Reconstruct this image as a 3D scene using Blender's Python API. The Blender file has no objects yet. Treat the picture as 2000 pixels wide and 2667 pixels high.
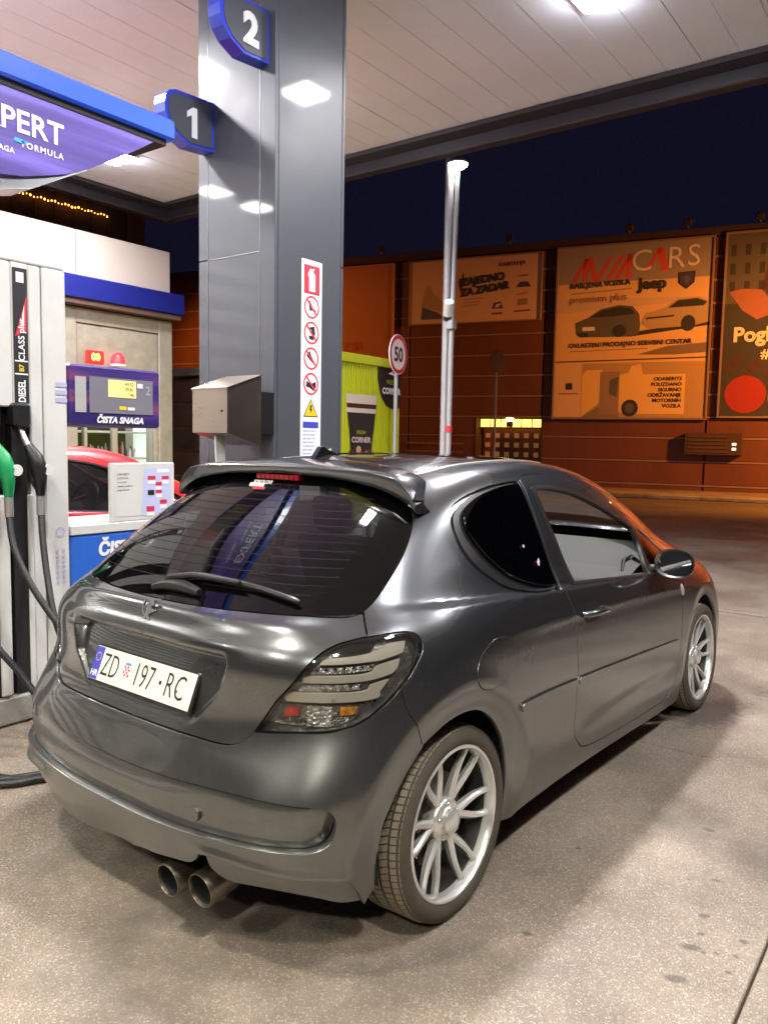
import bpy, math, random
import numpy as np
from mathutils import Vector, Matrix
from mathutils.geometry import delaunay_2d_cdt

scene = bpy.context.scene
COL = scene.collection
random.seed(7)
rng = np.random.default_rng(11)
PI = math.pi

# ------------------------------------------------------------------ camera
cam_data = bpy.data.cameras.new('camera')
cam = bpy.data.objects.new('camera', cam_data)
COL.objects.link(cam)
scene.camera = cam
FPX = 2050.0
yaw, pitch, roll = -0.6391, -0.0885, 0.0181
fwd = Vector((math.sin(yaw) * math.cos(pitch), math.cos(yaw) * math.cos(pitch), math.sin(pitch)))
rgt = Vector((math.cos(yaw), -math.sin(yaw), 0))
up = rgt.cross(fwd)
r2 = rgt * math.cos(roll) + up * math.sin(roll)
u2 = up * math.cos(roll) - rgt * math.sin(roll)
m = Matrix((r2, u2, -fwd)).transposed().to_4x4()
m.translation = Vector((2.0454, -2.0542, 1.4786))
cam.matrix_world = m
cam_data.sensor_fit = 'VERTICAL'
cam_data.sensor_height = 36.0
cam_data.lens = 36.0 * FPX / 2667.0
cam_data.clip_start = 0.05
cam_data.clip_end = 600

# ------------------------------------------------------------------ world: night sky
world = bpy.data.worlds.new('World')
scene.world = world
world.use_nodes = True
wn = world.node_tree
bg = wn.nodes['Background']
bg.inputs['Color'].default_value = (0.0035, 0.0034, 0.010, 1)
bg.inputs['Strength'].default_value = 1.0

scene.view_settings.view_transform = 'Standard'
scene.view_settings.look = 'None'
scene.view_settings.gamma = 1
scene.view_settings.exposure = 0.46
scene.cycles.max_bounces = 8
scene.cycles.transparent_max_bounces = 16
scene.cycles.sample_clamp_indirect = 6
scene.cycles.caustics_reflective = False
scene.cycles.caustics_refractive = False

CANOPY_H = 4.8
# (x, y, watts) of every lamp in the ceiling
LAMPS = [(-3.7, .85, 150), (-3.7, 3.70, 110), (-3.7, -5.45, 70), (-.36, 3.70, 115), (-.40, .85, 60), (-.40, -2.35, 80), (-.40, -5.45, 90),
         (3.1, .85, 42), (3.1, 3.70, 62), (3.1, -2.35, 78), (3.1, -5.45, 120), (-6.3, -2.35, 80), (-6.3, .85, 80), (-6.3, 3.70, 70)]
SODIUM_W = 9500

def lamp_light(name, loc, size, power, color, rot=(0, 0, 0), kind='AREA'):
    ld = bpy.data.lights.new(name, kind)
    ld.energy = power
    ld.color = color
    if kind == 'AREA':
        ld.shape = 'SQUARE'
        ld.size = size
        ld.spread = math.radians(152)
    else:
        ld.shadow_soft_size = size
    o = bpy.data.objects.new(name, ld)
    o.location = loc
    o.rotation_euler = rot
    COL.objects.link(o)
    return o

# ------------------------------------------------------------------ helpers: objects
def props(o, label=None, cat=None, group=None, kind=None):
    if label: o['label'] = label
    if cat: o['category'] = cat
    if group: o['group'] = group
    if kind: o['kind'] = kind
    return o

def empty(name, loc=(0, 0, 0), rz=0.0, parent=None):
    o = bpy.data.objects.new(name, None)
    o.empty_display_size = 0.1
    COL.objects.link(o)
    o.location = loc
    o.rotation_euler = (0, 0, rz)
    if parent: o.parent = parent
    return o

def thing(name, label, cat, loc=(0, 0, 0), rz=0.0, group=None):
    return props(empty(name, loc, rz), label, cat, group)

class MB:
    """collects geometry for ONE mesh object"""
    def __init__(s):
        s.v = []; s.f = []; s.sm = []
    def add(s, verts, faces, smooth=False):
        b = len(s.v)
        s.v += [tuple(p) for p in verts]
        s.f += [tuple(i + b for i in f) for f in faces]
        s.sm += [smooth] * len(faces)
        return s
    def box(s, x0, x1, y0, y1, z0, z1, M=None):
        vs = [(x, y, z) for z in (z0, z1) for y in (y0, y1) for x in (x0, x1)]
        if M is not None: vs = [tuple(M @ Vector(p)) for p in vs]
        return s.add(vs, [(0, 2, 3, 1), (4, 5, 7, 6), (0, 1, 5, 4), (1, 3, 7, 5), (3, 2, 6, 7), (2, 0, 4, 6)])
    def bbox(s, x0, x1, y0, y1, z0, z1, b=0.01, M=None):
        """box with chamfered vertical and horizontal edges"""
        def ring(i, z): return [(x0 + i + c, y0 + i, z) for c in ()] 
        pts = []
        def rect(ins, z):
            c = b
            a0, a1, c0, c1 = x0 + ins, x1 - ins, y0 + ins, y1 - ins
            return [(a0 + c, c0, z), (a1 - c, c0, z), (a1, c0 + c, z), (a1, c1 - c, z),
                    (a1 - c, c1, z), (a0 + c, c1, z), (a0, c1 - c, z), (a0, c0 + c, z)]
        rings = [rect(b, z0), rect(0, z0 + b), rect(0, z1 - b), rect(b, z1)]
        for r in rings: pts += r
        if M is not None: pts = [tuple(M @ Vector(p)) for p in pts]
        fs = [tuple(range(7, -1, -1)), tuple(range(24, 32))]
        for k in range(3):
            for i in range(8):
                j = (i + 1) % 8
                fs.append((k * 8 + i, k * 8 + j, k * 8 + 8 + j, k * 8 + 8 + i))
        return s.add(pts, fs)
    def lathe(s, prof, axis='z', center=(0, 0, 0), n=32, M=None, smooth=True, closed=False):
        """prof: (radius, height along axis)"""
        vs = []
        for r, h in prof:
            for k in range(n):
                a = 2 * PI * k / n
                c, d = r * math.cos(a), r * math.sin(a)
                if axis == 'z': p = (c, d, h)
                elif axis == 'x': p = (h, c, d)
                else: p = (d, h, c)
                p = Vector(p) + Vector(center)
                if M is not None: p = M @ p
                vs.append(tuple(p))
        fs = []
        m_ = len(prof)
        rngk = m_ if closed else m_ - 1
        for i in range(rngk):
            i2 = (i + 1) % m_
            for k in range(n):
                k2 = (k + 1) % n
                fs.append((i * n + k, i * n + k2, i2 * n + k2, i2 * n + k))
        return s.add(vs, fs, smooth)
    def cyl(s, p0, p1, r, n=16, r1=None, cap=True, smooth=True):
        p0, p1 = Vector(p0), Vector(p1)
        d = (p1 - p0).normalized()
        a = d.orthogonal().normalized(); b_ = d.cross(a)
        r1 = r if r1 is None else r1
        vs = []
        for p, rr in ((p0, r), (p1, r1)):
            for k in range(n):
                t = 2 * PI * k / n
                vs.append(tuple(p + a * rr * math.cos(t) + b_ * rr * math.sin(t)))
        s.add(vs, [(k, (k + 1) % n, n + (k + 1) % n, n + k) for k in range(n)], smooth)
        if cap:
            s.add(vs[:n], [tuple(range(n - 1, -1, -1))]); s.add(vs[n:], [tuple(range(n))])
        return s
    def tube(s, pts, r, n=10, smooth=True, cap=True):
        pts = [Vector(p) for p in pts]
        m_ = len(pts)
        rs = r if hasattr(r, '__len__') else [r] * m_
        vs = []
        nrm = None
        for i, p in enumerate(pts):
            d = (pts[min(i + 1, m_ - 1)] - pts[max(i - 1, 0)]).normalized()
            if nrm is None: nrm = d.orthogonal().normalized()
            else: nrm = (nrm - d * nrm.dot(d)).normalized()
            b_ = d.cross(nrm)
            for k in range(n):
                t = 2 * PI * k / n
                vs.append(tuple(p + nrm * rs[i] * math.cos(t) + b_ * rs[i] * math.sin(t)))
        fs = [(i * n + k, i * n + (k + 1) % n, (i + 1) * n + (k + 1) % n, (i + 1) * n + k)
              for i in range(m_ - 1) for k in range(n)]
        s.add(vs, fs, smooth)
        if cap:
            s.add(vs[:n], [tuple(range(n - 1, -1, -1))]); s.add(vs[-n:], [tuple(range(n))])
        return s
    def prism(s, poly, h0, h1, axis='x', M=None, smooth=False):
        """poly: list of 2D points; extruded along axis from h0 to h1"""
        n = len(poly)
        def P(a, b_, h):
            p = {'x': (h, a, b_), 'y': (a, h, b_), 'z': (a, b_, h)}[axis]
            return tuple(M @ Vector(p)) if M is not None else p
        vs = [P(a, b_, h0) for a, b_ in poly] + [P(a, b_, h1) for a, b_ in poly]
        s.add(vs, [(k, (k + 1) % n, n + (k + 1) % n, n + k) for k in range(n)], smooth)
        s.add(vs[:n], [tuple(range(n - 1, -1, -1))]); s.add(vs[n:], [tuple(range(n))])
        return s
    def build(s, name, mat, parent=None, loc=None, **kw):
        me = bpy.data.meshes.new(name)
        me.from_pydata(s.v, [], s.f)
        me.polygons.foreach_set('use_smooth', s.sm)
        me.materials.append(mat)
        me.update()
        fixn(me)
        o = bpy.data.objects.new(name, me)
        COL.objects.link(o)
        if parent: o.parent = parent
        if loc: o.location = loc
        props(o, **kw)
        return o

def fixn(me):
    import bmesh
    bm = bmesh.new(); bm.from_mesh(me)
    bmesh.ops.remove_doubles(bm, verts=bm.verts, dist=1e-5)
    bmesh.ops.recalc_face_normals(bm, faces=bm.faces)
    for e in bm.edges:
        if len(e.link_faces) == 2 and e.calc_face_angle(0) > 0.7: e.smooth = False
    bm.to_mesh(me); bm.free()

def copy_tree(o, parent=None):
    c = o.copy(); COL.objects.link(c)
    if parent is not None:
        c.parent = parent
    for ch in [q for q in o.children]:
        copy_tree(ch, c)
    return c

# ------------------------------------------------------------------ helpers: materials
def mat(name, color, rough=0.5, metal=0.0, coat=0.0, coat_rough=0.03, emit=None, estr=0.0,
        var=0.0, var_scale=4.0, bump=0.0, bump_scale=60.0, rough_var=0.0, spec=0.5, col2=None,
        stretch=(1, 1, 1), coords='Object', alpha=1.0):
    m_ = bpy.data.materials.new(name)
    m_.use_nodes = True
    nt = m_.node_tree; N = nt.nodes; L = nt.links
    b = N['Principled BSDF']
    c = tuple(color) + (1,)
    b.inputs['Base Color'].default_value = c
    b.inputs['Roughness'].default_value = rough
    b.inputs['Metallic'].default_value = metal
    b.inputs['Coat Weight'].default_value = coat
    b.inputs['Coat Roughness'].default_value = coat_rough
    b.inputs['Specular IOR Level'].default_value = spec
    b.inputs['Alpha'].default_value = alpha
    if emit:
        b.inputs['Emission Color'].default_value = tuple(emit) + (1,)
        b.inputs['Emission Strength'].default_value = estr
    if var or bump or rough_var:
        tc = N.new('ShaderNodeTexCoord'); mp = N.new('ShaderNodeMapping')
        mp.inputs['Scale'].default_value = stretch
        L.new(tc.outputs[coords], mp.inputs['Vector'])
        nz = N.new('ShaderNodeTexNoise'); nz.inputs['Scale'].default_value = var_scale
        nz.inputs['Detail'].default_value = 8; nz.inputs['Roughness'].default_value = 0.62
        L.new(mp.outputs[0], nz.inputs['Vector'])
        mr = N.new('ShaderNodeMapRange'); mr.inputs['From Min'].default_value = 0.3; mr.inputs['From Max'].default_value = 0.7
        L.new(nz.outputs['Fac'], mr.inputs['Value'])
        if var:
            mx = N.new('ShaderNodeMix'); mx.data_type = 'RGBA'
            c2 = tuple(col2) if col2 else tuple(q * (1 - var) for q in color)
            mx.inputs['A'].default_value = c2 + (1,); mx.inputs['B'].default_value = c
            L.new(mr.outputs[0], mx.inputs['Factor']); L.new(mx.outputs['Result'], b.inputs['Base Color'])
        if rough_var:
            m2 = N.new('ShaderNodeMapRange')
            m2.inputs['To Min'].default_value = max(0.01, rough - rough_var); m2.inputs['To Max'].default_value = rough + rough_var
            L.new(mr.outputs[0], m2.inputs['Value']); L.new(m2.outputs[0], b.inputs['Roughness'])
        if bump:
            nb = N.new('ShaderNodeTexNoise'); nb.inputs['Scale'].default_value = bump_scale; nb.inputs['Detail'].default_value = 4
            L.new(mp.outputs[0], nb.inputs['Vector'])
            bp = N.new('ShaderNodeBump'); bp.inputs['Strength'].default_value = bump; bp.inputs['Distance'].default_value = 0.01
            L.new(nb.outputs['Fac'], bp.inputs['Height']); L.new(bp.outputs[0], b.inputs['Normal'])
    return m_

def glass_mat(name, tint=(0.02, 0.022, 0.025), trans=0.5, rough=0.0, ior=1.5):
    """pane: mirror-like fresnel reflection over a tinted see-through body"""
    m_ = bpy.data.materials.new(name); m_.use_nodes = True
    nt = m_.node_tree; N = nt.nodes; L = nt.links
    for n in list(N):
        if n.type != 'OUTPUT_MATERIAL': N.remove(n)
    out = [n for n in N if n.type == 'OUTPUT_MATERIAL'][0]
    fr = N.new('ShaderNodeFresnel'); ge = N.new('ShaderNodeNewGeometry'); mr_ = N.new('ShaderNodeMapRange')
    mr_.inputs['To Min'].default_value = ior; mr_.inputs['To Max'].default_value = 1 / ior
    L.new(ge.outputs['Backfacing'], mr_.inputs['Value']); L.new(mr_.outputs[0], fr.inputs['IOR'])
    gl = N.new('ShaderNodeBsdfGlossy'); gl.inputs['Roughness'].default_value = rough; gl.inputs['Color'].default_value = (1, 1, 1, 1)
    tr = N.new('ShaderNodeBsdfTransparent'); tr.inputs['Color'].default_value = (trans, trans, trans * 0.98, 1)
    df = N.new('ShaderNodeBsdfDiffuse'); df.inputs['Color'].default_value = tuple(tint) + (1,)
    mx = N.new('ShaderNodeMixShader'); mx.inputs[0].default_value = 0.12
    L.new(tr.outputs[0], mx.inputs[1]); L.new(df.outputs[0], mx.inputs[2])
    m2 = N.new('ShaderNodeMixShader'); L.new(fr.outputs[0], m2.inputs[0]); L.new(mx.outputs[0], m2.inputs[1]); L.new(gl.outputs[0], m2.inputs[2])
    L.new(m2.outputs[0], out.inputs['Surface'])
    return m_

def text(body, size, M, mat_, name='lettering', parent=None, ext=0.0, weight=0.0, align='LEFT', shear=0.0, spacing=1.0, sx=1.0, **kw):
    """flat or extruded lettering; M places the XY plane of the text"""
    cu = bpy.data.curves.new(name, 'FONT')
    cu.body = body; cu.size = size; cu.extrude = ext; cu.offset = weight
    cu.align_x = align; cu.align_y = 'BOTTOM_BASELINE' if False else 'CENTER'
    cu.shear = shear; cu.space_character = spacing
    cu.resolution_u = 3
    to = bpy.data.objects.new(name, cu)
    COL.objects.link(to)
    bpy.context.view_layer.update()
    dg = bpy.context.evaluated_depsgraph_get()
    me = bpy.data.meshes.new_from_object(to.evaluated_get(dg))
    bpy.data.objects.remove(to)
    bpy.data.curves.remove(cu)
    me.transform(Matrix.Diagonal((sx, 1, 1, 1)))
    me.transform(M)
    me.materials.clear(); me.materials.append(mat_)
    o = bpy.data.objects.new(name, me)
    COL.objects.link(o)
    if parent: o.parent = parent
    props(o, **kw)
    return o

def frame(origin, xdir, ydir):
    """matrix whose local X, Y axes lie along the given directions"""
    x = Vector(xdir).normalized(); y = Vector(ydir)
    y = (y - x * y.dot(x)).normalized(); z = x.cross(y)
    M = Matrix((x, y, z)).transposed().to_4x4(); M.translation = Vector(origin)
    return M

def flat(poly, M, mat_, name, parent=None, th=0.0, **kw):
    """a thin flat printed shape (polygon in the local XY plane of M)"""
    mb = MB()
    if th > 0: mb.prism(poly, 0, th, 'z', M)
    else: mb.add([tuple(M @ Vector((a, b, 0))) for a, b in poly], [tuple(range(len(poly)))])
    return mb.build(name, mat_, parent, **kw)

def rect(x0, y0, x1, y1): return [(x0, y0), (x1, y0), (x1, y1), (x0, y1)]
def disc(cx, cy, r, n=28, ry=None): return [(cx + r * math.cos(2 * PI * k / n), cy + (ry or r) * math.sin(2 * PI * k / n)) for k in range(n)]
def ringmesh(mb, cx, cy, r0, r1, M, n=36, h=0.0):
    vs = [tuple(M @ Vector((cx + r * math.cos(2 * PI * k / n), cy + r * math.sin(2 * PI * k / n), h))) for r in (r0, r1) for k in range(n)]
    return mb.add(vs, [(k, (k + 1) % n, n + (k + 1) % n, n + k) for k in range(n)])

# ------------------------------------------------------------------ shared materials
M_black = mat('black_plastic', (0.012, 0.012, 0.013), 0.35, bump=0.05, bump_scale=200)
M_rubber = mat('tyre_rubber', (0.085, 0.068, 0.050), 0.85, var=0.35, var_scale=9, bump=0.25, bump_scale=180)
M_tread = mat('dusty_tread', (0.27, 0.23, 0.175), 0.9, var=0.3, var_scale=14, bump=0.3, bump_scale=160)
M_white = mat('white_paint', (0.72, 0.72, 0.70), 0.45, var=0.12, var_scale=3)
M_whiteprint = mat('white_print', (0.8, 0.8, 0.8), 0.5)
M_blackprint = mat('black_print', (0.015, 0.015, 0.018), 0.5)
M_redprint = mat('red_print', (0.62, 0.03, 0.06), 0.5)
M_blueprint = mat('blue_print', (0.05, 0.06, 0.45), 0.5)
M_yellowprint = mat('yellow_print', (0.75, 0.55, 0.02), 0.5)
M_steel = mat('brushed_steel', (0.52, 0.44, 0.37), 0.30, metal=1.0, rough_var=0.05, var=0.10, var_scale=2)
M_dark = mat('dark_void', (0.006, 0.006, 0.007), 0.8)

# ================================================================== CAR BODY SURFACE
# A smooth B-spline shell: 16 levels from sill to roof, 17 stations from the middle of the
# tail round the right-hand side to the middle of the nose. Car space: x right, y forward.
NET = np.array([
[[0,-601,217],[195,-645,201],[420,-632,236],[605,-577,250],[742,-461,209],[814,-307,155],[828,-77,155],[809,309,166],[808,783,171],[812,1294,159],[818,1748,142],[823,2151,136],[834,2544,148],[812,2857,156],[717,3090,164],[459,3253,172],[0,3316,180]],
[[0,-652,288],[247,-670,289],[479,-652,295],[659,-594,294],[775,-461,273],[831,-279,250],[847,-58,239],[842,314,235],[842,782,236],[844,1292,231],[848,1748,223],[852,2152,218],[860,2545,228],[840,2858,242],[747,3121,258],[489,3294,274],[0,3367,280]],
[[0,-677,386],[274,-678,392],[513,-646,396],[696,-582,393],[801,-450,385],[847,-258,380],[861,-43,377],[861,321,375],[862,783,373],[863,1292,370],[863,1747,367],[864,2151,365],[867,2545,365],[852,2858,368],[764,3131,381],[497,3314,396],[0,3388,401]],
[[0,-653,471],[284,-654,483],[528,-626,493],[715,-568,501],[816,-432,507],[860,-241,511],[871,-31,511],[872,328,508],[872,786,505],[873,1292,502],[870,1747,500],[866,2150,499],[865,2543,499],[846,2856,510],[757,3129,523],[494,3307,537],[0,3381,542]],
[[0,-592,556],[285,-600,575],[526,-572,593],[704,-504,605],[810,-380,624],[865,-214,640],[877,-22,652],[878,333,651],[876,788,649],[874,1293,646],[868,1747,633],[861,2149,631],[855,2541,630],[828,2852,635],[733,3105,644],[469,3279,659],[0,3353,665]],
[[0,-557,659],[289,-562,679],[529,-529,697],[691,-444,715],[800,-328,740],[857,-177,757],[873,3,772],[872,337,774],[868,792,775],[862,1295,763],[855,1747,759],[846,2148,744],[837,2539,740],[794,2839,740],[685,3052,734],[437,3215,740],[0,3279,758]],
[[0,-562,790],[298,-569,803],[542,-537,816],[703,-446,831],[792,-295,850],[839,-123,868],[851,45,886],[851,341,891],[845,795,891],[839,1298,882],[831,1749,870],[816,2148,853],[783,2537,845],[712,2797,831],[594,2979,824],[376,3082,831],[0,3126,850]],
[[0,-544,885],[304,-552,891],[546,-515,896],[690,-415,908],[770,-248,925],[805,-63,945],[815,103,959],[816,372,968],[811,798,971],[801,1300,968],[793,1751,955],[767,2119,940],[692,2447,928],[612,2656,908],[493,2796,906],[316,2879,911],[0,2923,924]],
[[0,-499,950],[292,-499,951],[516,-446,953],[647,-333,960],[728,-179,978],[768,1,993],[782,160,1008],[784,413,1019],[781,800,1020],[773,1302,1017],[757,1753,1013],[721,2052,1007],[650,2249,1003],[551,2376,988],[423,2475,979],[246,2537,980],[0,2560,986]],
[[0,-391,1039],[288,-388,1040],[492,-340,1042],[622,-244,1044],[697,-99,1060],[731,62,1073],[744,221,1088],[750,453,1099],[749,800,1107],[740,1283,1108],[722,1684,1110],[690,1924,1109],[630,2062,1106],[541,2168,1086],[413,2246,1068],[236,2306,1058],[0,2327,1052]],
[[0,-235,1152],[273,-230,1155],[457,-196,1158],[574,-119,1160],[639,11,1169],[675,151,1180],[690,295,1193],[700,494,1208],[699,800,1221],[689,1243,1223],[668,1554,1222],[636,1724,1223],[581,1833,1223],[497,1920,1207],[379,1988,1187],[217,2037,1171],[0,2056,1158]],
[[0,-76,1256],[255,-68,1260],[417,-32,1263],[510,34,1261],[576,119,1269],[616,234,1278],[634,360,1289],[647,526,1302],[648,800,1313],[635,1182,1317],[610,1424,1312],[579,1564,1309],[528,1653,1310],[449,1721,1301],[341,1779,1287],[193,1818,1273],[0,1836,1259]],
[[0,44,1332],[238,53,1336],[380,89,1334],[462,144,1326],[525,209,1328],[564,307,1340],[583,417,1354],[593,558,1370],[592,800,1381],[578,1102,1382],[552,1302,1375],[516,1423,1368],[466,1492,1368],[396,1551,1369],[297,1600,1364],[169,1629,1356],[0,1642,1347]],
[[0,128,1381],[216,139,1381],[338,169,1377],[406,216,1371],[458,280,1372],[491,366,1377],[507,463,1387],[515,581,1398],[515,801,1408],[501,1021,1410],[474,1181,1403],[438,1281,1398],[393,1341,1397],[328,1391,1399],[248,1430,1400],[139,1449,1398],[0,1458,1395]],
[[0,231,1413],[137,240,1412],[215,258,1410],[260,298,1409],[285,366,1410],[297,452,1415],[304,528,1418],[308,625,1422],[308,802,1430],[300,951,1429],[285,1060,1424],[264,1130,1420],[234,1180,1417],[199,1220,1417],[144,1250,1418],[80,1265,1419],[0,1270,1421]],
[[0,344,1435],[0,355,1433],[0,365,1432],[0,394,1431],[0,441,1431],[0,517,1431],[0,582,1430],[0,668,1431],[0,804,1431],[0,901,1428],[0,979,1423],[0,1019,1419],[0,1059,1418],[0,1079,1419],[0,1100,1423],[0,1110,1428],[0,1121,1434]],
], float) / 1000.0


def prep(net):
    mm = np.array([-1, 1, 1.])
    n = np.concatenate([net[:, 1:2] * mm, net, net[:, -2:-1] * mm], 1)
    return np.concatenate([2 * n[:1] - n[1:2], n, n[-2:-1] * mm], 0)
PNET = prep(NET)

def bas(t):
    t2 = t * t; t3 = t2 * t
    return np.stack([(1 - 3 * t + 3 * t2 - t3) / 6, (4 - 6 * t2 + 3 * t3) / 6, (1 + 3 * t + 3 * t2 - 3 * t3) / 6, t3 / 6], -1)

def S(u, v):
    u = np.asarray(u, float); v = np.asarray(v, float)
    sg = np.where(u < 0, -1.0, 1.0); uu = np.clip(np.abs(u), 0, 16); vv = np.clip(v, 0, 15)
    iu = np.clip(np.floor(uu).astype(int), 0, 15); iv = np.clip(np.floor(vv).astype(int), 0, 14)
    bu = bas(uu - iu); bv = bas(vv - iv)
    out = 0
    for a in range(4):
        for b in range(4):
            out = out + (bv[..., a] * bu[..., b])[..., None] * PNET[iv + a, iu + b]
    out[..., 0] *= sg
    return out

_GU, _GV = np.meshgrid(np.linspace(0, 16, 321), np.linspace(0, 15, 301))
_GP = S(_GU, _GV)
def to_uv(p):
    p = np.array(p[:3], float)
    sgn = -1 if p[0] < -1e-9 else 1
    p[0] = abs(p[0])
    d = ((_GP - p) ** 2).sum(-1); ij = np.unravel_index(d.argmin(), d.shape)
    x = np.array([_GU[ij], _GV[ij]]); e = 1e-4
    for _ in range(12):
        q = S(x[0], x[1]); su = (S(x[0] + e, x[1]) - q) / e; sv = (S(x[0], x[1] + e) - q) / e
        A = np.stack([su, sv], 1)
        dx = np.linalg.lstsq(A, p - q, rcond=None)[0]
        x = x + np.clip(dx, -.3, .3); x[0] = min(max(x[0], 0), 16); x[1] = min(max(x[1], 0), 15)
    if p[0] < 0.004: x[0] = 0.0 if p[1] < 1 else (16.0 if p[2] < 1.2 and p[1] > 1.4 else x[0])
    return np.array([x[0] * sgn, x[1]])

def UV(u, v): return ('uv', u, v)

def outline(pts, step=0.012, closed=True):
    """3D points (x, y, z[, 1 = corner]) -> dense uv polyline lying on the shell"""
    P = []; corner = []
    for p in pts:
        if p[0] == 'uv': P.append(np.array(p[1:3], float)); corner.append(True)
        else: P.append(to_uv(p)); corner.append(len(p) > 3 and bool(p[3]))
    n = len(P); out = []
    seg = n if closed else n - 1
    for i in range(seg):
        a, b = P[i], P[(i + 1) % n]
        p0 = P[(i - 1) % n] if not (corner[i] or (not closed and i == 0)) else a
        p3 = P[(i + 2) % n] if not (corner[(i + 1) % n] or (not closed and i == n - 2)) else b
        L = np.linalg.norm(S(a[0], a[1]) - S(b[0], b[1]))
        k = max(1, int(L / step))
        for j in range(k):
            t = j / k
            # centripetal-ish catmull rom
            q = 0.5 * ((2 * a) + (-p0 + b) * t + (2 * p0 - 5 * a + 4 * b - p3) * t * t + (-p0 + 3 * a - 3 * b + p3) * t ** 3)
            out.append(q)
    if not closed: out.append(P[-1])
    out = np.array(out)
    out[:, 0] = np.clip(out[:, 0], -16, 16); out[:, 1] = np.clip(out[:, 1], 0, 15)
    return out

def inpoly(pts, poly):
    x, y = pts[:, 0], pts[:, 1]; ins = np.zeros(len(pts), bool)
    px, py = poly[:, 0], poly[:, 1]; qx, qy = np.roll(px, -1), np.roll(py, -1)
    for a, b, c, d in zip(px, py, qx, qy):
        cnd = ((b > y) != (d > y))
        if b != d: ins ^= cnd & (x < (c - a) * (y - b) / (d - b) + a)
    return ins

def sstep(x, a, b):
    t = np.clip((x - a) / (b - a), 0, 1); return t * t * (3 - 2 * t)

def seg_dist(pts, poly):
    """distance in metres from points (N,3) to polyline (M,3)"""
    best = np.full(len(pts), 1e9)
    for a, b in zip(poly[:-1], poly[1:]):
        ab = b - a; L = (ab @ ab) + 1e-12
        t = np.clip(((pts - a) @ ab) / L, 0, 1)
        d = np.linalg.norm(pts - (a + t[:, None] * ab), axis=1)
        best = np.minimum(best, d)
    return best

def shell_normal(u, v):
    e = 2e-3
    um, up_ = np.clip(u - e, -16, 16), np.clip(u + e, -16, 16); vm, vp = np.clip(v - e, 0, 15), np.clip(v + e, 0, 15)
    su = S(up_, v) - S(um, v); sv = S(u, vp) - S(u, vm)
    n = np.cross(su, sv); n /= np.linalg.norm(n, axis=-1, keepdims=True) + 1e-12
    return n

def disp_eval(u, v, disp, off):
    p = S(u, v); n = shell_normal(u, v)
    d = off if disp is None else off + disp(p)
    return p + n * (np.asarray(d)[..., None] if np.ndim(d) else d)

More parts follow.
